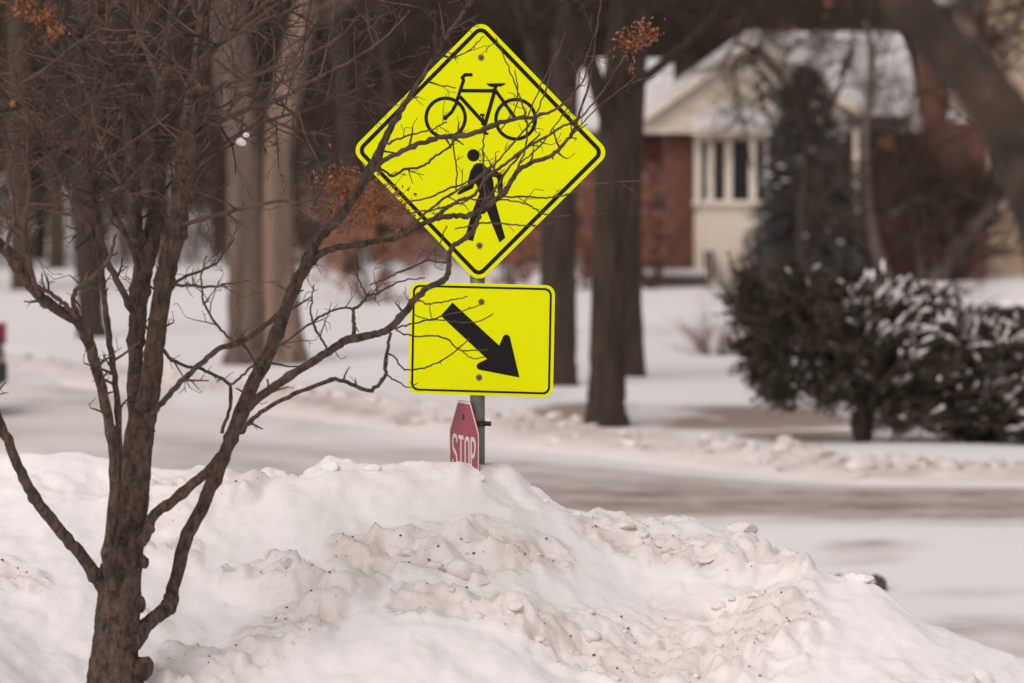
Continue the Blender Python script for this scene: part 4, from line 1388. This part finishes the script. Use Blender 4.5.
# brush under the trees
mb = MB()
for i in range(9500):
    yb = rng.uniform(131, 186)
    half = 512 * yb / F * 1.3
    xb = rng.uniform(-half, half)
    u_ = 512 + xb * F / yb
    dens = fbm(np.array([xb * .35]), np.array([yb * .12]), 3, 66)[0]
    if u_ < 230 and yb < 150 and rng.random() < .6:
        continue
    if dens < .40 + .1 * rng.random():
        continue
    z = float(ground_h(np.array([xb]), np.array([yb]))[0])
    h = rng.uniform(1.0, 3.8)
    ln = rng.normal(size=2) * .28
    P = [(xb, yb, z - .1)]
    for s in (.3, .62, 1):
        P.append((xb + ln[0] * h * s + rng.normal() * .06, yb + ln[1] * h * s, z + h * s))
    mb.tube(P, np.array([1, .8, .55, .25]) * rng.uniform(.012, .032), 3, cap=False)
    for _ in range(4):
        j = rng.integers(1, 4)
        q = np.array(P[j])
        dd = rdir(1)[0] * np.array([1, 1, .5]) + np.array([0, 0, .6])
        mb.tube([q, q + dd * rng.uniform(.3, 1.0)], [.012, .005], 3, cap=False)
mb.build('undergrowth', M['brush'], None, kind='stuff')

# closed mass of the far wood
mb = MB()
n = 60000
c = np.stack([rng.uniform(-70, 70, n), rng.uniform(192, 216, n), rng.uniform(0, 1, n) ** 1.1 * 15], 1)
c[:, 2] += ground_h(c[:, 0], c[:, 1]) - .4
d = rdir(n) * np.array([.5, .5, 1])
V, Q = cards(c, d, rdir(n), rng.uniform(.5, 1.5, n), rng.uniform(.16, .5, n))
mb.addq(V, Q)
mb.build('far_wood', M['farwood'], None, kind='stuff')

# ------------------------------------------------------------------ brick house
HY = 116.0


def hx(u, Y=HY):
    return (u - 512) * Y / F


def hz(v, Y=HY):
    return CAMZ - (v - 133) * Y / F


house = root('brick_house', (hx(780), HY, 0), 'red brick house with cream gable, bay window and snow covered roof', 'house')
# front gable wing
x0, x1 = hx(667), hx(842)
pk = hx(754)
ez, pz = hz(132.2), hz(33)
sl_e = hz(113)
mb = MB()
mb.box(x0, x1, HY, HY + 8, -.3, ez)
mb.build('brick_wall', M['brick'], house)
mb = MB()
mb.prism([(hx(645), hz(132)), (hx(863), hz(132)), (hx(863), hz(117)), (pk, pz - .12), (hx(645), hz(117))], HY - .3, HY + 8)
mb.build('gable_wall', M['cream'], house)
roofm, rake = MB(), MB()
slopes = []
ov = hx(667) - hx(642)
for sx in (-1, 1):
    xe = (x0 - ov) if sx < 0 else (x1 + ov)
    ze = sl_e
    a = [(xe, ze), (pk, pz), (pk, pz - .16), (xe, ze - .16)]
    if sx < 0:
        a = a[::-1]
    roofm.prism([(x, z + .02) for x, z in a], HY - .50, HY + 9)
    b = [(xe, ze + .025), (pk, pz + .025), (pk, pz + .06), (xe, ze + .06)]
    if sx > 0:
        b = b[::-1]
    sm_ = MB()
    sm_.prism(b, HY - .47, HY + 9)
    slopes.append(sm_)
    rk = [(xe, ze + .02), (pk, pz + .02), (pk, pz - .24), (xe, ze - .2)]
    if sx < 0:
        rk = rk[::-1]
    rake.prism(rk, HY - .56, HY - .503)
roof = roofm.build('roof', M['shingle'], house)
for sm_ in slopes:
    sm_.build('snow', M['roof_snow'], roof)
rake.build('bargeboard', M['trim'], roof)
mb = MB()
mb.box(hx(644), hx(693.5), HY - .36, HY - .303, hz(133), hz(129))
mb.build('eave_return', M['trim'], house)
# bay window
bx0, bx1 = hx(694), hx(768)
bay = MB()
bay.box(bx0, bx1, HY - .5, HY - .003, -.2, hz(201))
bayo = bay.build('bay', M['cream'], house)
mb = MB()
mb.box(bx0 - .12, bx1 + .12, HY - .92, HY - .31, hz(134), hz(129))
mb.build('bay_roof', M['trim'], bayo)
mb = MB()
xa, xb, xc, xd = bx0 - .15, bx1 + .15, bx0 + .45, bx1 - .45
mb.add([(xa, HY - .96, hz(129) + .004), (xb, HY - .96, hz(129) + .004), (xb, HY - .96, hz(129) + .09), (xa, HY - .96, hz(129) + .09), (xc, HY - .32, hz(105)), (xd, HY - .32, hz(105)), (xa, HY - .32, hz(129) + .004), (xb, HY - .32, hz(129) + .004), (xa, HY - .32, hz(129) + .09), (xb, HY - .32, hz(129) + .09)],
       [(0, 1, 2, 3), (3, 2, 5, 4), (3, 4, 8), (2, 9, 5), (0, 3, 8, 6), (1, 7, 9, 2), (0, 6, 7, 1)])
mb.build('snow', M['roof_snow'], bayo, smooth=False)
mb = MB()
mb.box(bx0, bx1, HY - .52, HY - .003, hz(140), hz(134) - .003)
mb.build('lintel', M['trim'], bayo)
edges = [694, 699.5, 704.5, 712, 723, 731, 747, 755, 762, 768]
# posts between panes
for a, b in [(694, 700), (706, 712.5), (724, 731), (748, 755), (763, 768)]:
    mb = MB()
    mb.box(hx(a), hx(b), HY - .54, HY - .1, hz(201) + .003, hz(140) - .003)
    mb.build('mullion', M['trim'], bayo)
for a, b in [(700, 706), (712.5, 724), (731, 748), (755, 763)]:
    w = MB()
    w.box(hx(a), hx(b), HY - .46, HY - .42, hz(201) + .003, hz(140) - .003)
    w.build('pane', M['glass'], bayo)
mb = MB()
mb.box(bx0 - .05, bx1 + .05, HY - .6, HY - .543, hz(205), hz(200))
mb.build('sill', M['trim'], bayo)
wl = MB()
wl.box(hx(700), hx(716), HY - .56, HY - .503, hz(284), hz(246))
win = wl.build('window', M['trim'], house)
mb = MB()
mb.box(hx(703), hx(706.5), HY - .58, HY - .562, hz(280), hz(250))
mb.box(hx(708.5), hx(713), HY - .58, HY - .562, hz(280), hz(250))
mb.build('pane', M['glass'], win)
# main body and its roof
mY = 120.0
mx0, mx1 = hx(752, mY), hx(916, mY)
mz, mpk = 3.35, hz(40, 124.5)
mb = MB()
mb.box(mx0, mx1, mY, mY + 9, -.3, mz)
mb.build('main_wall', M['brick'], house)
mb = MB()
mb.prism_x([(mY + .003, mz + .003), (mY + 8.997, mz + .003), (mY + 4.5, mpk - .1)], mx0, mx1 - .15)
mb.build('gable_wall', M['brick'], house)
roofm, snowm = MB(), MB()
xl, xr = hx(746, mY + 3), hx(921, mY)
sl = (mpk - mz) / 4.5
roofm.prism_x([(mY - .6, mz - .6 * sl), (mY + 4.5, mpk), (mY + 9.6, mz - .6 * sl), (mY + 9.6, mz - .6 * sl - .14), (mY + 4.5, mpk - .15), (mY - .6, mz - .6 * sl - .14)][::-1], xl, xr)
snowm.prism_x([(mY - .56, mz - .56 * sl + .005), (mY - .56, mz - .56 * sl + .14), (mY + 4.5, mpk + .18), (mY + 9.56, mz - .56 * sl + .14), (mY + 9.56, mz - .56 * sl + .005), (mY + 4.5, mpk + .006)][::-1], xl + .03, xr - .04)
roof = roofm.build('roof', M['shingle'], house)
snowm.build('snow', M['roof_snow'], roof)
# left wing with a lower roof
lY = 120.5
lx0, lx1 = hx(585, lY), hx(678, lY)
lz, lp = hz(122, lY), hz(66, lY + 3)
mb = MB()
mb.box(lx0, lx1, lY, lY + 6, -.3, lz)
mb.build('wing_wall', M['brick'], house)
sl = (lp - lz) / 3
roofm, snowm = MB(), MB()
roofm.prism_x([(lY - .5, lz - .5 * sl), (lY + 3, lp), (lY + 6.5, lz - .5 * sl), (lY + 6.5, lz - .5 * sl - .13), (lY + 3, lp - .13), (lY - .5, lz - .5 * sl - .13)][::-1], lx0 - .3, lx1 - .02)
snowm.prism_x([(lY - .46, lz - .46 * sl + .005), (lY - .46, lz - .46 * sl + .14), (lY + 3, lp + .16), (lY + 6.46, lz - .46 * sl + .14), (lY + 6.46, lz - .46 * sl + .005), (lY + 3, lp + .006)][::-1], lx0 - .28, lx1 - .04)
roof = roofm.build('roof', M['shingle'], house)
snowm.build('snow', M['roof_snow'], roof)
mb = MB()
mb.box(hx(647, lY), hx(664, lY), lY - .06, lY - .004, .05, 2.3)
mb.build('recess_shade', M['clamp'], house)  # dark slab standing in for the shade in the wall recess
# broad chimney on the right
ch = MB()
ch.box(mx1 + .01, hx(986, mY), mY - .35, mY + 1.6, -.3, hz(122, mY))
cho = ch.build('chimney', M['brick'], house)
mb = MB()
mb.box(mx1 + .12, hx(944, mY), mY - .2, mY + 1.3, hz(122, mY) + .003, hz(24, mY))
mb.build('flue', M['brick'], cho)
mb = MB()
mb.box(hx(947, mY), hx(966, mY), mY - .3, mY + 1.5, hz(122, mY) + .004, hz(112, mY))
mb.build('snow', M['roof_snow'], cho)
# porch post and downpipe at the wing corner
mb = MB()
mb.tube([(hx(856, 115), 115, -.1), (hx(856, 115), 115, hz(118, 115))], .062, 10)
mb.build('porch_post', M['trim'], house)
mb = MB()
mb.box(hx(846, 115), hx(905, 115), 114.85, HY + 3.9, hz(126, 115), hz(118, 115) + .05)
po = mb.build('porch_roof', M['shingle'], house)
mb = MB()
mb.box(hx(640), hx(706), 114.9, 115.6, -.1, .22)
stp = mb.build('step', M['shingle'], house)
mb = MB()
mb.box(hx(642), hx(704), 114.95, 115.55, .223, .34)
mb.build('snow', M['roof_snow'], stp)

# tan neighbour
nY = 124.0
tan_h = root('tan_house', (hx(1060, nY), nY, 0), 'tall tan sided house at the right edge behind the thick blurred limb', 'house')
ax0, ax1 = hx(985, nY), hx(1200, nY)
mb = MB()
mb.box(ax0, ax1, nY, nY + 10, -.3, 6.2)
mb.build('wall', M['tan'], tan_h)
mb = MB()
mb.prism([(ax0, 6.203), (ax1, 6.203), ((ax0 + ax1) / 2, 7.9)], nY, nY + 10)
mb.build('gable_wall', M['tan'], tan_h)
roofm = MB()
slopes = []
pkx = (ax0 + ax1) / 2
for sx in (-1, 1):
    xe = ax0 - .4 if sx < 0 else ax1 + .4
    ze = 6.2 - .4 * 1.7 / (pkx - ax0)
    a = [(xe, ze), (pkx, 7.9), (pkx, 8.05), (xe, ze + .15)]
    roofm.prism(a if sx < 0 else a[::-1], nY - .4, nY + 10.4)
    a = [(xe, ze + .154), (pkx, 8.054), (pkx, 8.22), (xe, ze + .3)]
    sm_ = MB()
    sm_.prism(a if sx < 0 else a[::-1], nY - .36, nY + 10.36)
    slopes.append(sm_)
ro = roofm.build('roof', M['shingle'], tan_h)
for sm_ in slopes:
    sm_.build('snow', M['roof_snow'], ro)
for ux, vz in [(1060, 60), (1120, 60), (1060, 190), (1120, 190)]:
    mb = MB()
    mb.box(hx(ux, nY), hx(ux + 40, nY), nY - .05, nY - .003, hz(vz + 70, nY), hz(vz, nY))
    w = mb.build('window', M['trim'], tan_h)
    mb = MB()
    mb.box(hx(ux + 4, nY), hx(ux + 36, nY), nY - .065, nY - .052, hz(vz + 66, nY), hz(vz + 4, nY))
    mb.build('pane', M['glass'], w)

# ------------------------------------------------------------------ plants by the house
def spruce(name, label, u, v, Y, top, wid, n_b=150):
    b = at(u, v, Y)
    t = root(name, (b[0], Y, 0), label, 'tree')
    mb = MB()
    mb.tube([(b[0], Y, -.2), (b[0], Y, top * .5), (b[0], Y, top)], [.11, .07, .015], 8)
    mb.build('trunk', M['bark_dark'], t)
    cs, ds, sn = [], [], MB()
    for i in range(n_b):
        f = rng.random() ** .8
        z = .25 + (top - .3) * f
        ln = wid * (1 - f) ** .8 * rng.uniform(.45, 1.1) + .1
        a = rng.uniform(0, 2 * math.pi)
        m_ = int(40 + ln * 60)
        s = rng.uniform(.1, 1, m_) ** .7
        px = b[0] + math.cos(a) * ln * s + rng.normal(size=m_) * .09
        py = Y + math.sin(a) * ln * s + rng.normal(size=m_) * .09
        pz_ = z - .55 * ln * s ** 1.5 + .12 * s + rng.normal(size=m_) * .06
        cs.append(np.stack([px, py, pz_], 1))
        ds.append(np.tile([math.cos(a), math.sin(a), -.4], (m_, 1)) + rng.normal(size=(m_, 3)) * .5)
        if rng.random() < .16:
            for s2 in rng.uniform(.55, 1, 2):
                sn.blob((b[0] + math.cos(a) * ln * s2, Y + math.sin(a) * ln * s2, z - .35 * ln * s2 ** 1.5 + .18), np.array([.12, .12, .035]) * rng.uniform(.4, 1), 1, .3)
    c, d = np.concatenate(cs), np.concatenate(ds)
    V, Q = cards(c, d, rdir(len(c)), rng.uniform(.1, .22, len(c)), rng.uniform(.03, .06, len(c)))
    mb = MB()
    mb.addq(V, Q)
    cr = mb.build('crown', M['spruce'], t)
    sn.build('snow', M['cap'], cr, smooth=True, kind='stuff')


spruce('spruce_tree', 'dark green spruce with snow flecks beside the bay window', 806, 292, 108.0, 4.35, 1.75, 330)


def marcescent(label, u, v, Y, w, h, n=1500, m='oak'):
    b = at(u, v, Y)
    t = root('sapling', (b[0], Y, 0), label, 'young tree')
    st = MB()
    cs = []
    for i in range(9):
        dd = np.array([rng.normal() * .3, rng.normal() * .3, 1])
        P = [np.array([b[0] + rng.normal() * .12, Y + rng.normal() * .1, -.1])]
        for k in range(4):
            dd = dd + rng.normal(size=3) * .1
            P.append(P[-1] + dd / np.linalg.norm(dd) * h / 4)
        st.tube(P, np.linspace(.025, .008, 5), 5, cap=False)
    st.build('stem', M['bark_dark'], t)
    c = rng.normal(size=(n, 3)) * np.array([w * .24, w * .24, h * .21]) + np.array([b[0], Y, h * .52])
    keep = fbm(c[:, 0] * 3 + 50, c[:, 2] * 3, 2, 4) > .36
    c = c[keep]
    V, Q = cards(c, rdir(len(c)), rdir(len(c)), rng.uniform(.07, .13, len(c)), rng.uniform(.04, .08, len(c)))
    mb = MB()
    mb.addq(V, Q)
    mb.build('foliage', M[m], t)


marcescent('rust leaved sapling left of the diamond sign, beyond the field', 374, 304, 104, 2.1, 2.15, 5200)
marcescent('rust leaved sapling half hidden behind the lower tip of the diamond sign', 514, 292, 111, 1.5, 1.6, 3000)
marcescent('rust leaved sapling between the two dark trunks and the brick wall', 590, 286, 113, 1.5, 2.5, 3600)
marcescent('rust leaved sapling in the corner by the brick wall', 651, 286, 113.5, .8, 2.5, 1800)


def twiggy(name, label, u, v, Y, w, h, n=160, m='shrub'):
    b = at(u, v, Y)
    mb = MB()
    t = root(name, (b[0], Y, 0), label, 'shrub')
    for i in range(n):
        a = rng.uniform(0, 2 * math.pi)
        lean = rng.uniform(.1, 1.6)
        dd = np.array([math.cos(a) * lean, math.sin(a) * lean, 1])
        tree_twigs(mb, (b[0] + math.cos(a) * .15 * w, Y + math.sin(a) * .15 * w, -.05), dd, h * rng.uniform(.6, 1.1), .011, 2, .0, 3, (20, 60))
    mb.build('twig_mass', M[m], t)
    return t


twiggy('bare_shrub', 'low bare twiggy shrub on the lawn before the bay window', 712, 354, 80, .75, .72, 42)
twiggy('bare_shrub', 'brown twiggy shrub below the bay window beside the spruce', 735, 292, 104, .6, 1.1, 40, 'brush')

# pale bare tree before the brick wall
bt = root('bare_tree', (at(930, 300, 96)[0], 96, 0), 'pale grey bare tree with spreading stems before the brick wall', 'tree')
ends = []
for pts, y1 in [([(925, 340, 12), (930, 300, 11), (938, 275, 10), (958, 245, 10), (985, 210, 9), (1005, 185, 8), (1030, 160, 7)], 96),
                ([(918, 345, 8), (900, 300, 7), (884, 270, 6.5), (874, 235, 6), (870, 200, 5), (866, 150, 4), (870, 100, 3.8), (872, 60, 3.6), (866, 20, 3)], 95.6),
                ([(930, 320, 6), (922, 270, 5), (916, 225, 5), (910, 185, 4.5), (895, 150, 4), (880, 120, 3.5)], 96.5),
                ([(1000, 190, 7), (996, 150, 7), (988, 100, 7.5), (984, 50, 7), (978, 0, 6), (972, -40, 5)], 97),
                ([(988, 100, 5), (1002, 70, 4), (1008, 40, 3.5), (1022, 10, 3), (1030, -30, 2.5)], 96),
                ([(955, 250, 5), (940, 205, 4), (915, 200, 4), (892, 215, 3.5)], 95.5),
                ([(985, 210, 5), (960, 195, 4.5), (935, 200, 4), (905, 170, 3)], 96.3)]:
    W, rad = limb_pts(pts, 96, y1)
    mb = MB()
    mb.tube(W, rad, 9)
    mb.build('stem', M['bark_grey'], bt, smooth=True)
    ends.append((W, rad))
mb = MB()
for W, rad in ends:
    for q in range(22):
        i = int(rng.uniform(.25, 1) * (len(W) - 1))
        dd = rdir(1)[0] * np.array([1, .8, .6]) + np.array([-.15, 0, .45])
        tree_twigs(mb, W[i], dd, rng.uniform(.6, 1.6), rad[i] * .35, 1, .05, 3)
mb.build('crown', M['wood_bark'], bt)

# dark bare tree whose arching branches hang before the snowy roof
bt = root('bare_tree', (at(800, 330, 90)[0], 90, 0), 'dark bare tree with arching branches before the snowy roof', 'tree')
ends = []
for pts in [[(802, 335, 9), (803, 280, 8), (800, 220, 7), (806, 160, 6.5), (798, 110, 6), (780, 75, 5), (757, 52, 4.5), (735, 45, 4), (722, 70, 3)],
            [(798, 112, 4), (775, 92, 3.5), (752, 64, 3), (742, 60, 3)], [(805, 150, 5), (830, 110, 4.5), (845, 70, 4), (853, 30, 3.5), (858, -20, 3)],
            [(757, 52, 3), (735, 60, 3), (738, 95, 2.5), (745, 130, 2.2), (752, 170, 1.8)], [(780, 76, 3), (790, 50, 3), (815, 35, 2.6), (840, 45, 2.2)], [(803, 190, 4), (780, 150, 3.5), (766, 110, 3), (752, 80, 2.5)],
            [(800, 230, 4), (830, 190, 3.5), (860, 170, 3), (885, 140, 2.5)]]:
    W, rad = limb_pts(pts, 90, 90 + rng.uniform(-1, 1))
    mb = MB()
    mb.tube(W, rad * .55, 8)
    mb.build('stem', M['bark_dark'], bt, smooth=True)
    ends.append((W, rad))
mb = MB()
for W, rad in ends:
    for q in range(15):
        i = int(rng.uniform(.3, 1) * (len(W) - 1))
        if W[i][2] < 3.1:
            continue
        dd = rdir(1)[0] * np.array([1, .8, .8]) + np.array([0, 0, .2])
        tree_twigs(mb, W[i], dd, rng.uniform(.6, 1.5), min(.018, rad[i] * .3), 1, .0, 3)
mb.build('crown', M['bark_dark'], bt)
for u_, v_, s in [(832, 8, .10), (790, 30, .07), (735, 22, .1), (888, 145, .06), (774, 33, .05)]:
    n = 14
    c = at(u_, v_, 90) + rng.normal(size=(n, 3)) * s
    V, Q = cards(c, rdir(n), rdir(n), .09, .06)
    mb = MB()
    mb.addq(V, Q)
    mb.build('foliage', M['leaf'], bt)

# big snow dusted yew
YY = 56.5
b = at(880, 442, YY)
yew = root('yew_bush', (b[0], YY, 0), 'wide dark evergreen bush dusted with snow at the right edge', 'bush')
stm = MB()
hub = np.array([at(862, 442, YY)[0], YY, -.05])
tips = []
for u_, v_, yy in [(770, 330, 56), (800, 300, 57), (840, 290, 56), (880, 300, 57.2), (930, 300, 56.2), (990, 320, 56.8), (1060, 330, 56.4), (1110, 350, 57), (760, 380, 56.4), (900, 360, 55.6), (980, 390, 55.8)]:
    e = at(u_, v_, yy)
    neck = np.array([at(866, 405, YY)[0], YY, .38]) + rng.normal(size=3) * .03
    mid_ = neck + (e - neck) * .5
    P = catmull(np.array([hub + rng.normal(size=3) * (.02, .02, 0), neck, mid_, e]), 5)
    stm.tube(P, np.linspace(.055, .012, len(P)), 7)
    tips.append(P)
hub2 = np.array([at(975, 446, YY)[0], YY + .2, -.05])
for u_, v_, yy in [(930, 340, 56.4), (1000, 330, 57), (1050, 350, 56.2), (1090, 370, 57), (960, 400, 55.8)]:
    e = at(u_, v_, yy)
    P = catmull(np.array([hub2, hub2 + (e - hub2) * .5 + np.array([0, 0, -.05]), e]), 5)
    stm.tube(P, np.linspace(.05, .012, len(P)), 7)
stm.build('stem', M['bark_dark'], yew, smooth=True)
cs, ds, snow = [], [], MB()
# sprays: (u, v, ru, rv, depth half)
lobes = [(765, 330, 30, 55, .5), (775, 372, 32, 30, .5), (800, 318, 38, 45, .6), (840, 325, 45, 50, .7), (838, 385, 36, 28, .5), (885, 345, 50, 52, .7), (895, 402, 42, 34, .5), (935, 350, 55, 52, .7), (950, 405, 55, 36, .6), (1000, 372, 60, 52, .7), (1015, 410, 60, 34, .6), (1065, 385, 60, 50, .7), (1110, 400, 50, 45, .6), (748, 300, 16, 34, .3), (820, 292, 30, 22, .4), (905, 305, 40, 24, .5), (782, 398, 22, 10, .3)]
pos = []
for cu, cv, ru, rv, dh in lobes:
    m_ = int(ru * rv * .082)
    q = rdir(m_) * (rng.random((m_, 1)) ** .4)
    for a in q:
        pos.append(at(cu + a[0] * ru, cv - a[2] * rv, YY + a[1] * dh * 1.2))
pos = np.array(pos)
for i, c in enumerate(pos):
    out = c - (hub if c[0] < hub2[0] - .4 else hub2)
    out = out / np.linalg.norm(out)
    dd = out * np.array([1, 1, .5]) + rng.normal(size=3) * .45 + np.array([.25, 0, .25])
    dd /= np.linalg.norm(dd)
    ln = rng.uniform(.16, .46)
    m_ = 62
    s = rng.random(m_)
    P = c + dd * (s[:, None] - .3) * ln + rng.normal(size=(m_, 3)) * .030 * (1.2 - s[:, None])
    P[:, 2] -= .05 * s ** 2
    cs.append(P)
    ds.append(np.tile(dd, (m_, 1)) + rng.normal(size=(m_, 3)) * .55)
    u_, v_ = proj(c)
    cover = smooth(835, 900, np.array([u_]))[0] * .75 + .04
    if rng.random() < cover * (.35 + .65 * (v_ < 350)) * (1.5 if c[1] < YY else .6):
        for s2 in rng.uniform(-.1, .6, rng.integers(1, 4)):
            rr = rng.uniform(.008, .024)
            snow.tube([c + dd * (s2 - rng.uniform(.1, .3)) * ln + np.array([0, 0, .022]), c + dd * s2 * ln + np.array([0, 0, .03]), c + dd * (s2 + rng.uniform(.1, .25)) * ln + np.array([0, 0, .02])], [rr * .4, rr, rr * .5], 5, wob=.2)
c, d = np.concatenate(cs), np.concatenate(ds)
V, Q = cards(c, d, rdir(len(c)), rng.uniform(.03, .07, len(c)), rng.uniform(.014, .026, len(c)))
mb = MB()
mb.addq(V, Q)
fol = mb.build('foliage', M['yew'], yew)
snow.build('snow', M['cap'], fol, smooth=True, kind='stuff')

# clipped hedge on the far right
b = at(1040, 345, 82)
hd = root('hedge', (b[0], 82, 0), 'low dark clipped hedge with a snowy top right of the yew', 'hedge')
n = 5000
c = np.stack([rng.uniform(at(985, 340, 82)[0], at(1120, 340, 82)[0], n), rng.uniform(81.6, 82.6, n), rng.uniform(0, .62, n)], 1)
V, Q = cards(c, rdir(n), rdir(n), rng.uniform(.05, .11, n), rng.uniform(.03, .06, n))
mb = MB()
mb.addq(V, Q)
mb.build('foliage', M['hedge'], hd)
mb = MB()
for i in range(26):
    x = rng.uniform(at(985, 340, 82)[0], at(1110, 340, 82)[0])
    mb.blob((x, rng.uniform(81.7, 82.4), .63), (.14, .12, .05), 1, .3)
mb.build('snow', M['cap'], hd, smooth=True, kind='stuff')

# ------------------------------------------------------------------ car at the left edge
cyY = 62.0
cr = at(-7, 380, cyY)
car = root('car', (cr[0] - 2.2, cyY + .4, 0), 'dark car driving out of the picture at the left edge, red tail lamp showing', 'car')
body = MB()
xr = cr[0]
prof = [(0, .36), (.03, .62), (-.02, .86), (-.10, 1.02), (-.55, 1.46), (-.9, 1.52), (-2.1, 1.5), (-2.9, 1.06), (-4.1, .92), (-4.45, .74), (-4.5, .34), (-4.1, .26), (-.35, .26)]
w = .88
ringv = []
for yy, k in [(-w, .96), (-w + .10, 1.0), (w - .10, 1.0), (w, .96)]:
    ringv.append([(xr + a * k - .09 * (1 - k) / .04 * (1 if a > -2 else -1) * .5, cyY + .4 + yy * (1 - .16 * max(0, z - .95)), z) for a, z in prof])
n = len(prof)
V = [q for r_2 in ringv for q in r_2]
fs = [list(range(n)), list(range(4 * n - 1, 3 * n - 1, -1))]
for r_2 in range(3):
    for i in range(n):
        j = (i + 1) % n
        fs.append([r_2 * n + i, (r_2 + 1) * n + i, (r_2 + 1) * n + j, r_2 * n + j])
body.add(V, fs)
bo = body.build('body', M['paint'], car)
for x_, z0, z1 in [(-1.0, 1.04, 1.40), (-2.0, 1.04, 1.40)]:
    mb = MB()
    mb.add([(xr + x_ + .42, cyY + .4 - w * .955, z0), (xr + x_ - .46, cyY + .4 - w * .955, z0), (xr + x_ - (.40 if x_ > -1.5 else .12), cyY + .4 - w * .91, z1), (xr + x_ + (.12 if x_ > -1.5 else .40), cyY + .4 - w * .91, z1)] , [(0, 1, 2, 3)])
    mb.build('side_window', M['glass'], car)
for x_ in (-.85, -3.6):
    for s in (-1, 1):
        mb = MB()
        mb.tube([(xr + x_, cyY + .4 + s * (w - .18), .32), (xr + x_, cyY + .4 + s * (w + .02), .32)], .32, 24)
        wh = mb.build('wheel', M['tyre'], car, smooth=False)
        mb = MB()
        mb.tube([(xr + x_, cyY + .4 + s * (w + .021), .32), (xr + x_, cyY + .4 + s * (w + .03), .32)], .2, 20)
        mb.build('rim', M['rim'], wh)
for s in (-1, 1):
    mb = MB()
    y_ = cyY + .4 + s * (w - .13)
    mb.box(xr - .16, xr + .035, y_ - .145, y_ + .145, .76, .99)
    mb.build('tail_lamp', M['lamp'], car)
mb = MB()
mb.box(xr - .3, xr + .05, cyY + .4 - .8, cyY + .4 + .8, .34, .56)
mb.build('bumper', M['tyre'], car)

# ------------------------------------------------------------------ light
world = bpy.data.worlds.new('World')
scene.world = world
world.use_nodes = True
N, L = world.node_tree.nodes, world.node_tree.links
sky = N.new('ShaderNodeTexSky')
sky.sky_type = 'NISHITA'
sky.sun_disc = False
ELEV, AZ = R(50), R(205)      # azimuth measured from +y clockwise: behind the camera, to the left
sky.sun_elevation = ELEV
sky.sun_rotation = AZ
sky.air_density = 1.2
sky.dust_density = 3.0
bw = N.new('ShaderNodeRGBToBW')
L.new(sky.outputs[0], bw.inputs[0])
mx = N.new('ShaderNodeMix')
mx.data_type = 'RGBA'
mx.inputs['Factor'].default_value = .92
L.new(sky.outputs[0], mx.inputs['A'])
tint = N.new('ShaderNodeMix')
tint.data_type = 'RGBA'
tint.blend_type = 'MULTIPLY'
tint.inputs['Factor'].default_value = 1
L.new(bw.outputs[0], tint.inputs['A'])
tint.inputs['B'].default_value = (1.0, .930, .908, 1)
L.new(tint.outputs['Result'], mx.inputs['B'])
bg = N['Background']
L.new(mx.outputs['Result'], bg.inputs['Color'])
bg.inputs['Strength'].default_value = .15
sun = bpy.data.lights.new('sun', 'SUN')
sun.energy = .8
sun.angle = R(28)
sun.color = (1.0, .905, .865)
so = bpy.data.objects.new('sun', sun)
COL.objects.link(so)
sd = Vector((math.sin(AZ) * math.cos(ELEV), math.cos(AZ) * math.cos(ELEV), math.sin(ELEV)))
so.rotation_euler = (-sd).to_track_quat('-Z', 'Y').to_euler()
so.location = (0, 0, 60)

# ------------------------------------------------------------------ camera
cam = bpy.data.cameras.new('camera')
cam.lens = 200
cam.sensor_width = 36
cam.clip_start = .1
cam.clip_end = 2000
cam.dof.use_dof = True
cam.dof.focus_distance = 23.0
cam.dof.aperture_fstop = 4.0
co = bpy.data.objects.new('camera', cam)
COL.objects.link(co)
co.location = (0, 0, CAMZ)
co.rotation_euler = (math.pi / 2 - PITCH, 0, 0)
scene.camera = co

scene.view_settings.view_transform = 'Standard'
scene.view_settings.look = 'None'
scene.view_settings.exposure = 0.09
scene.view_settings.gamma = 1
scene.cycles.use_denoising = True
scene.cycles.max_bounces = 6
scene.cycles.diffuse_bounces = 3
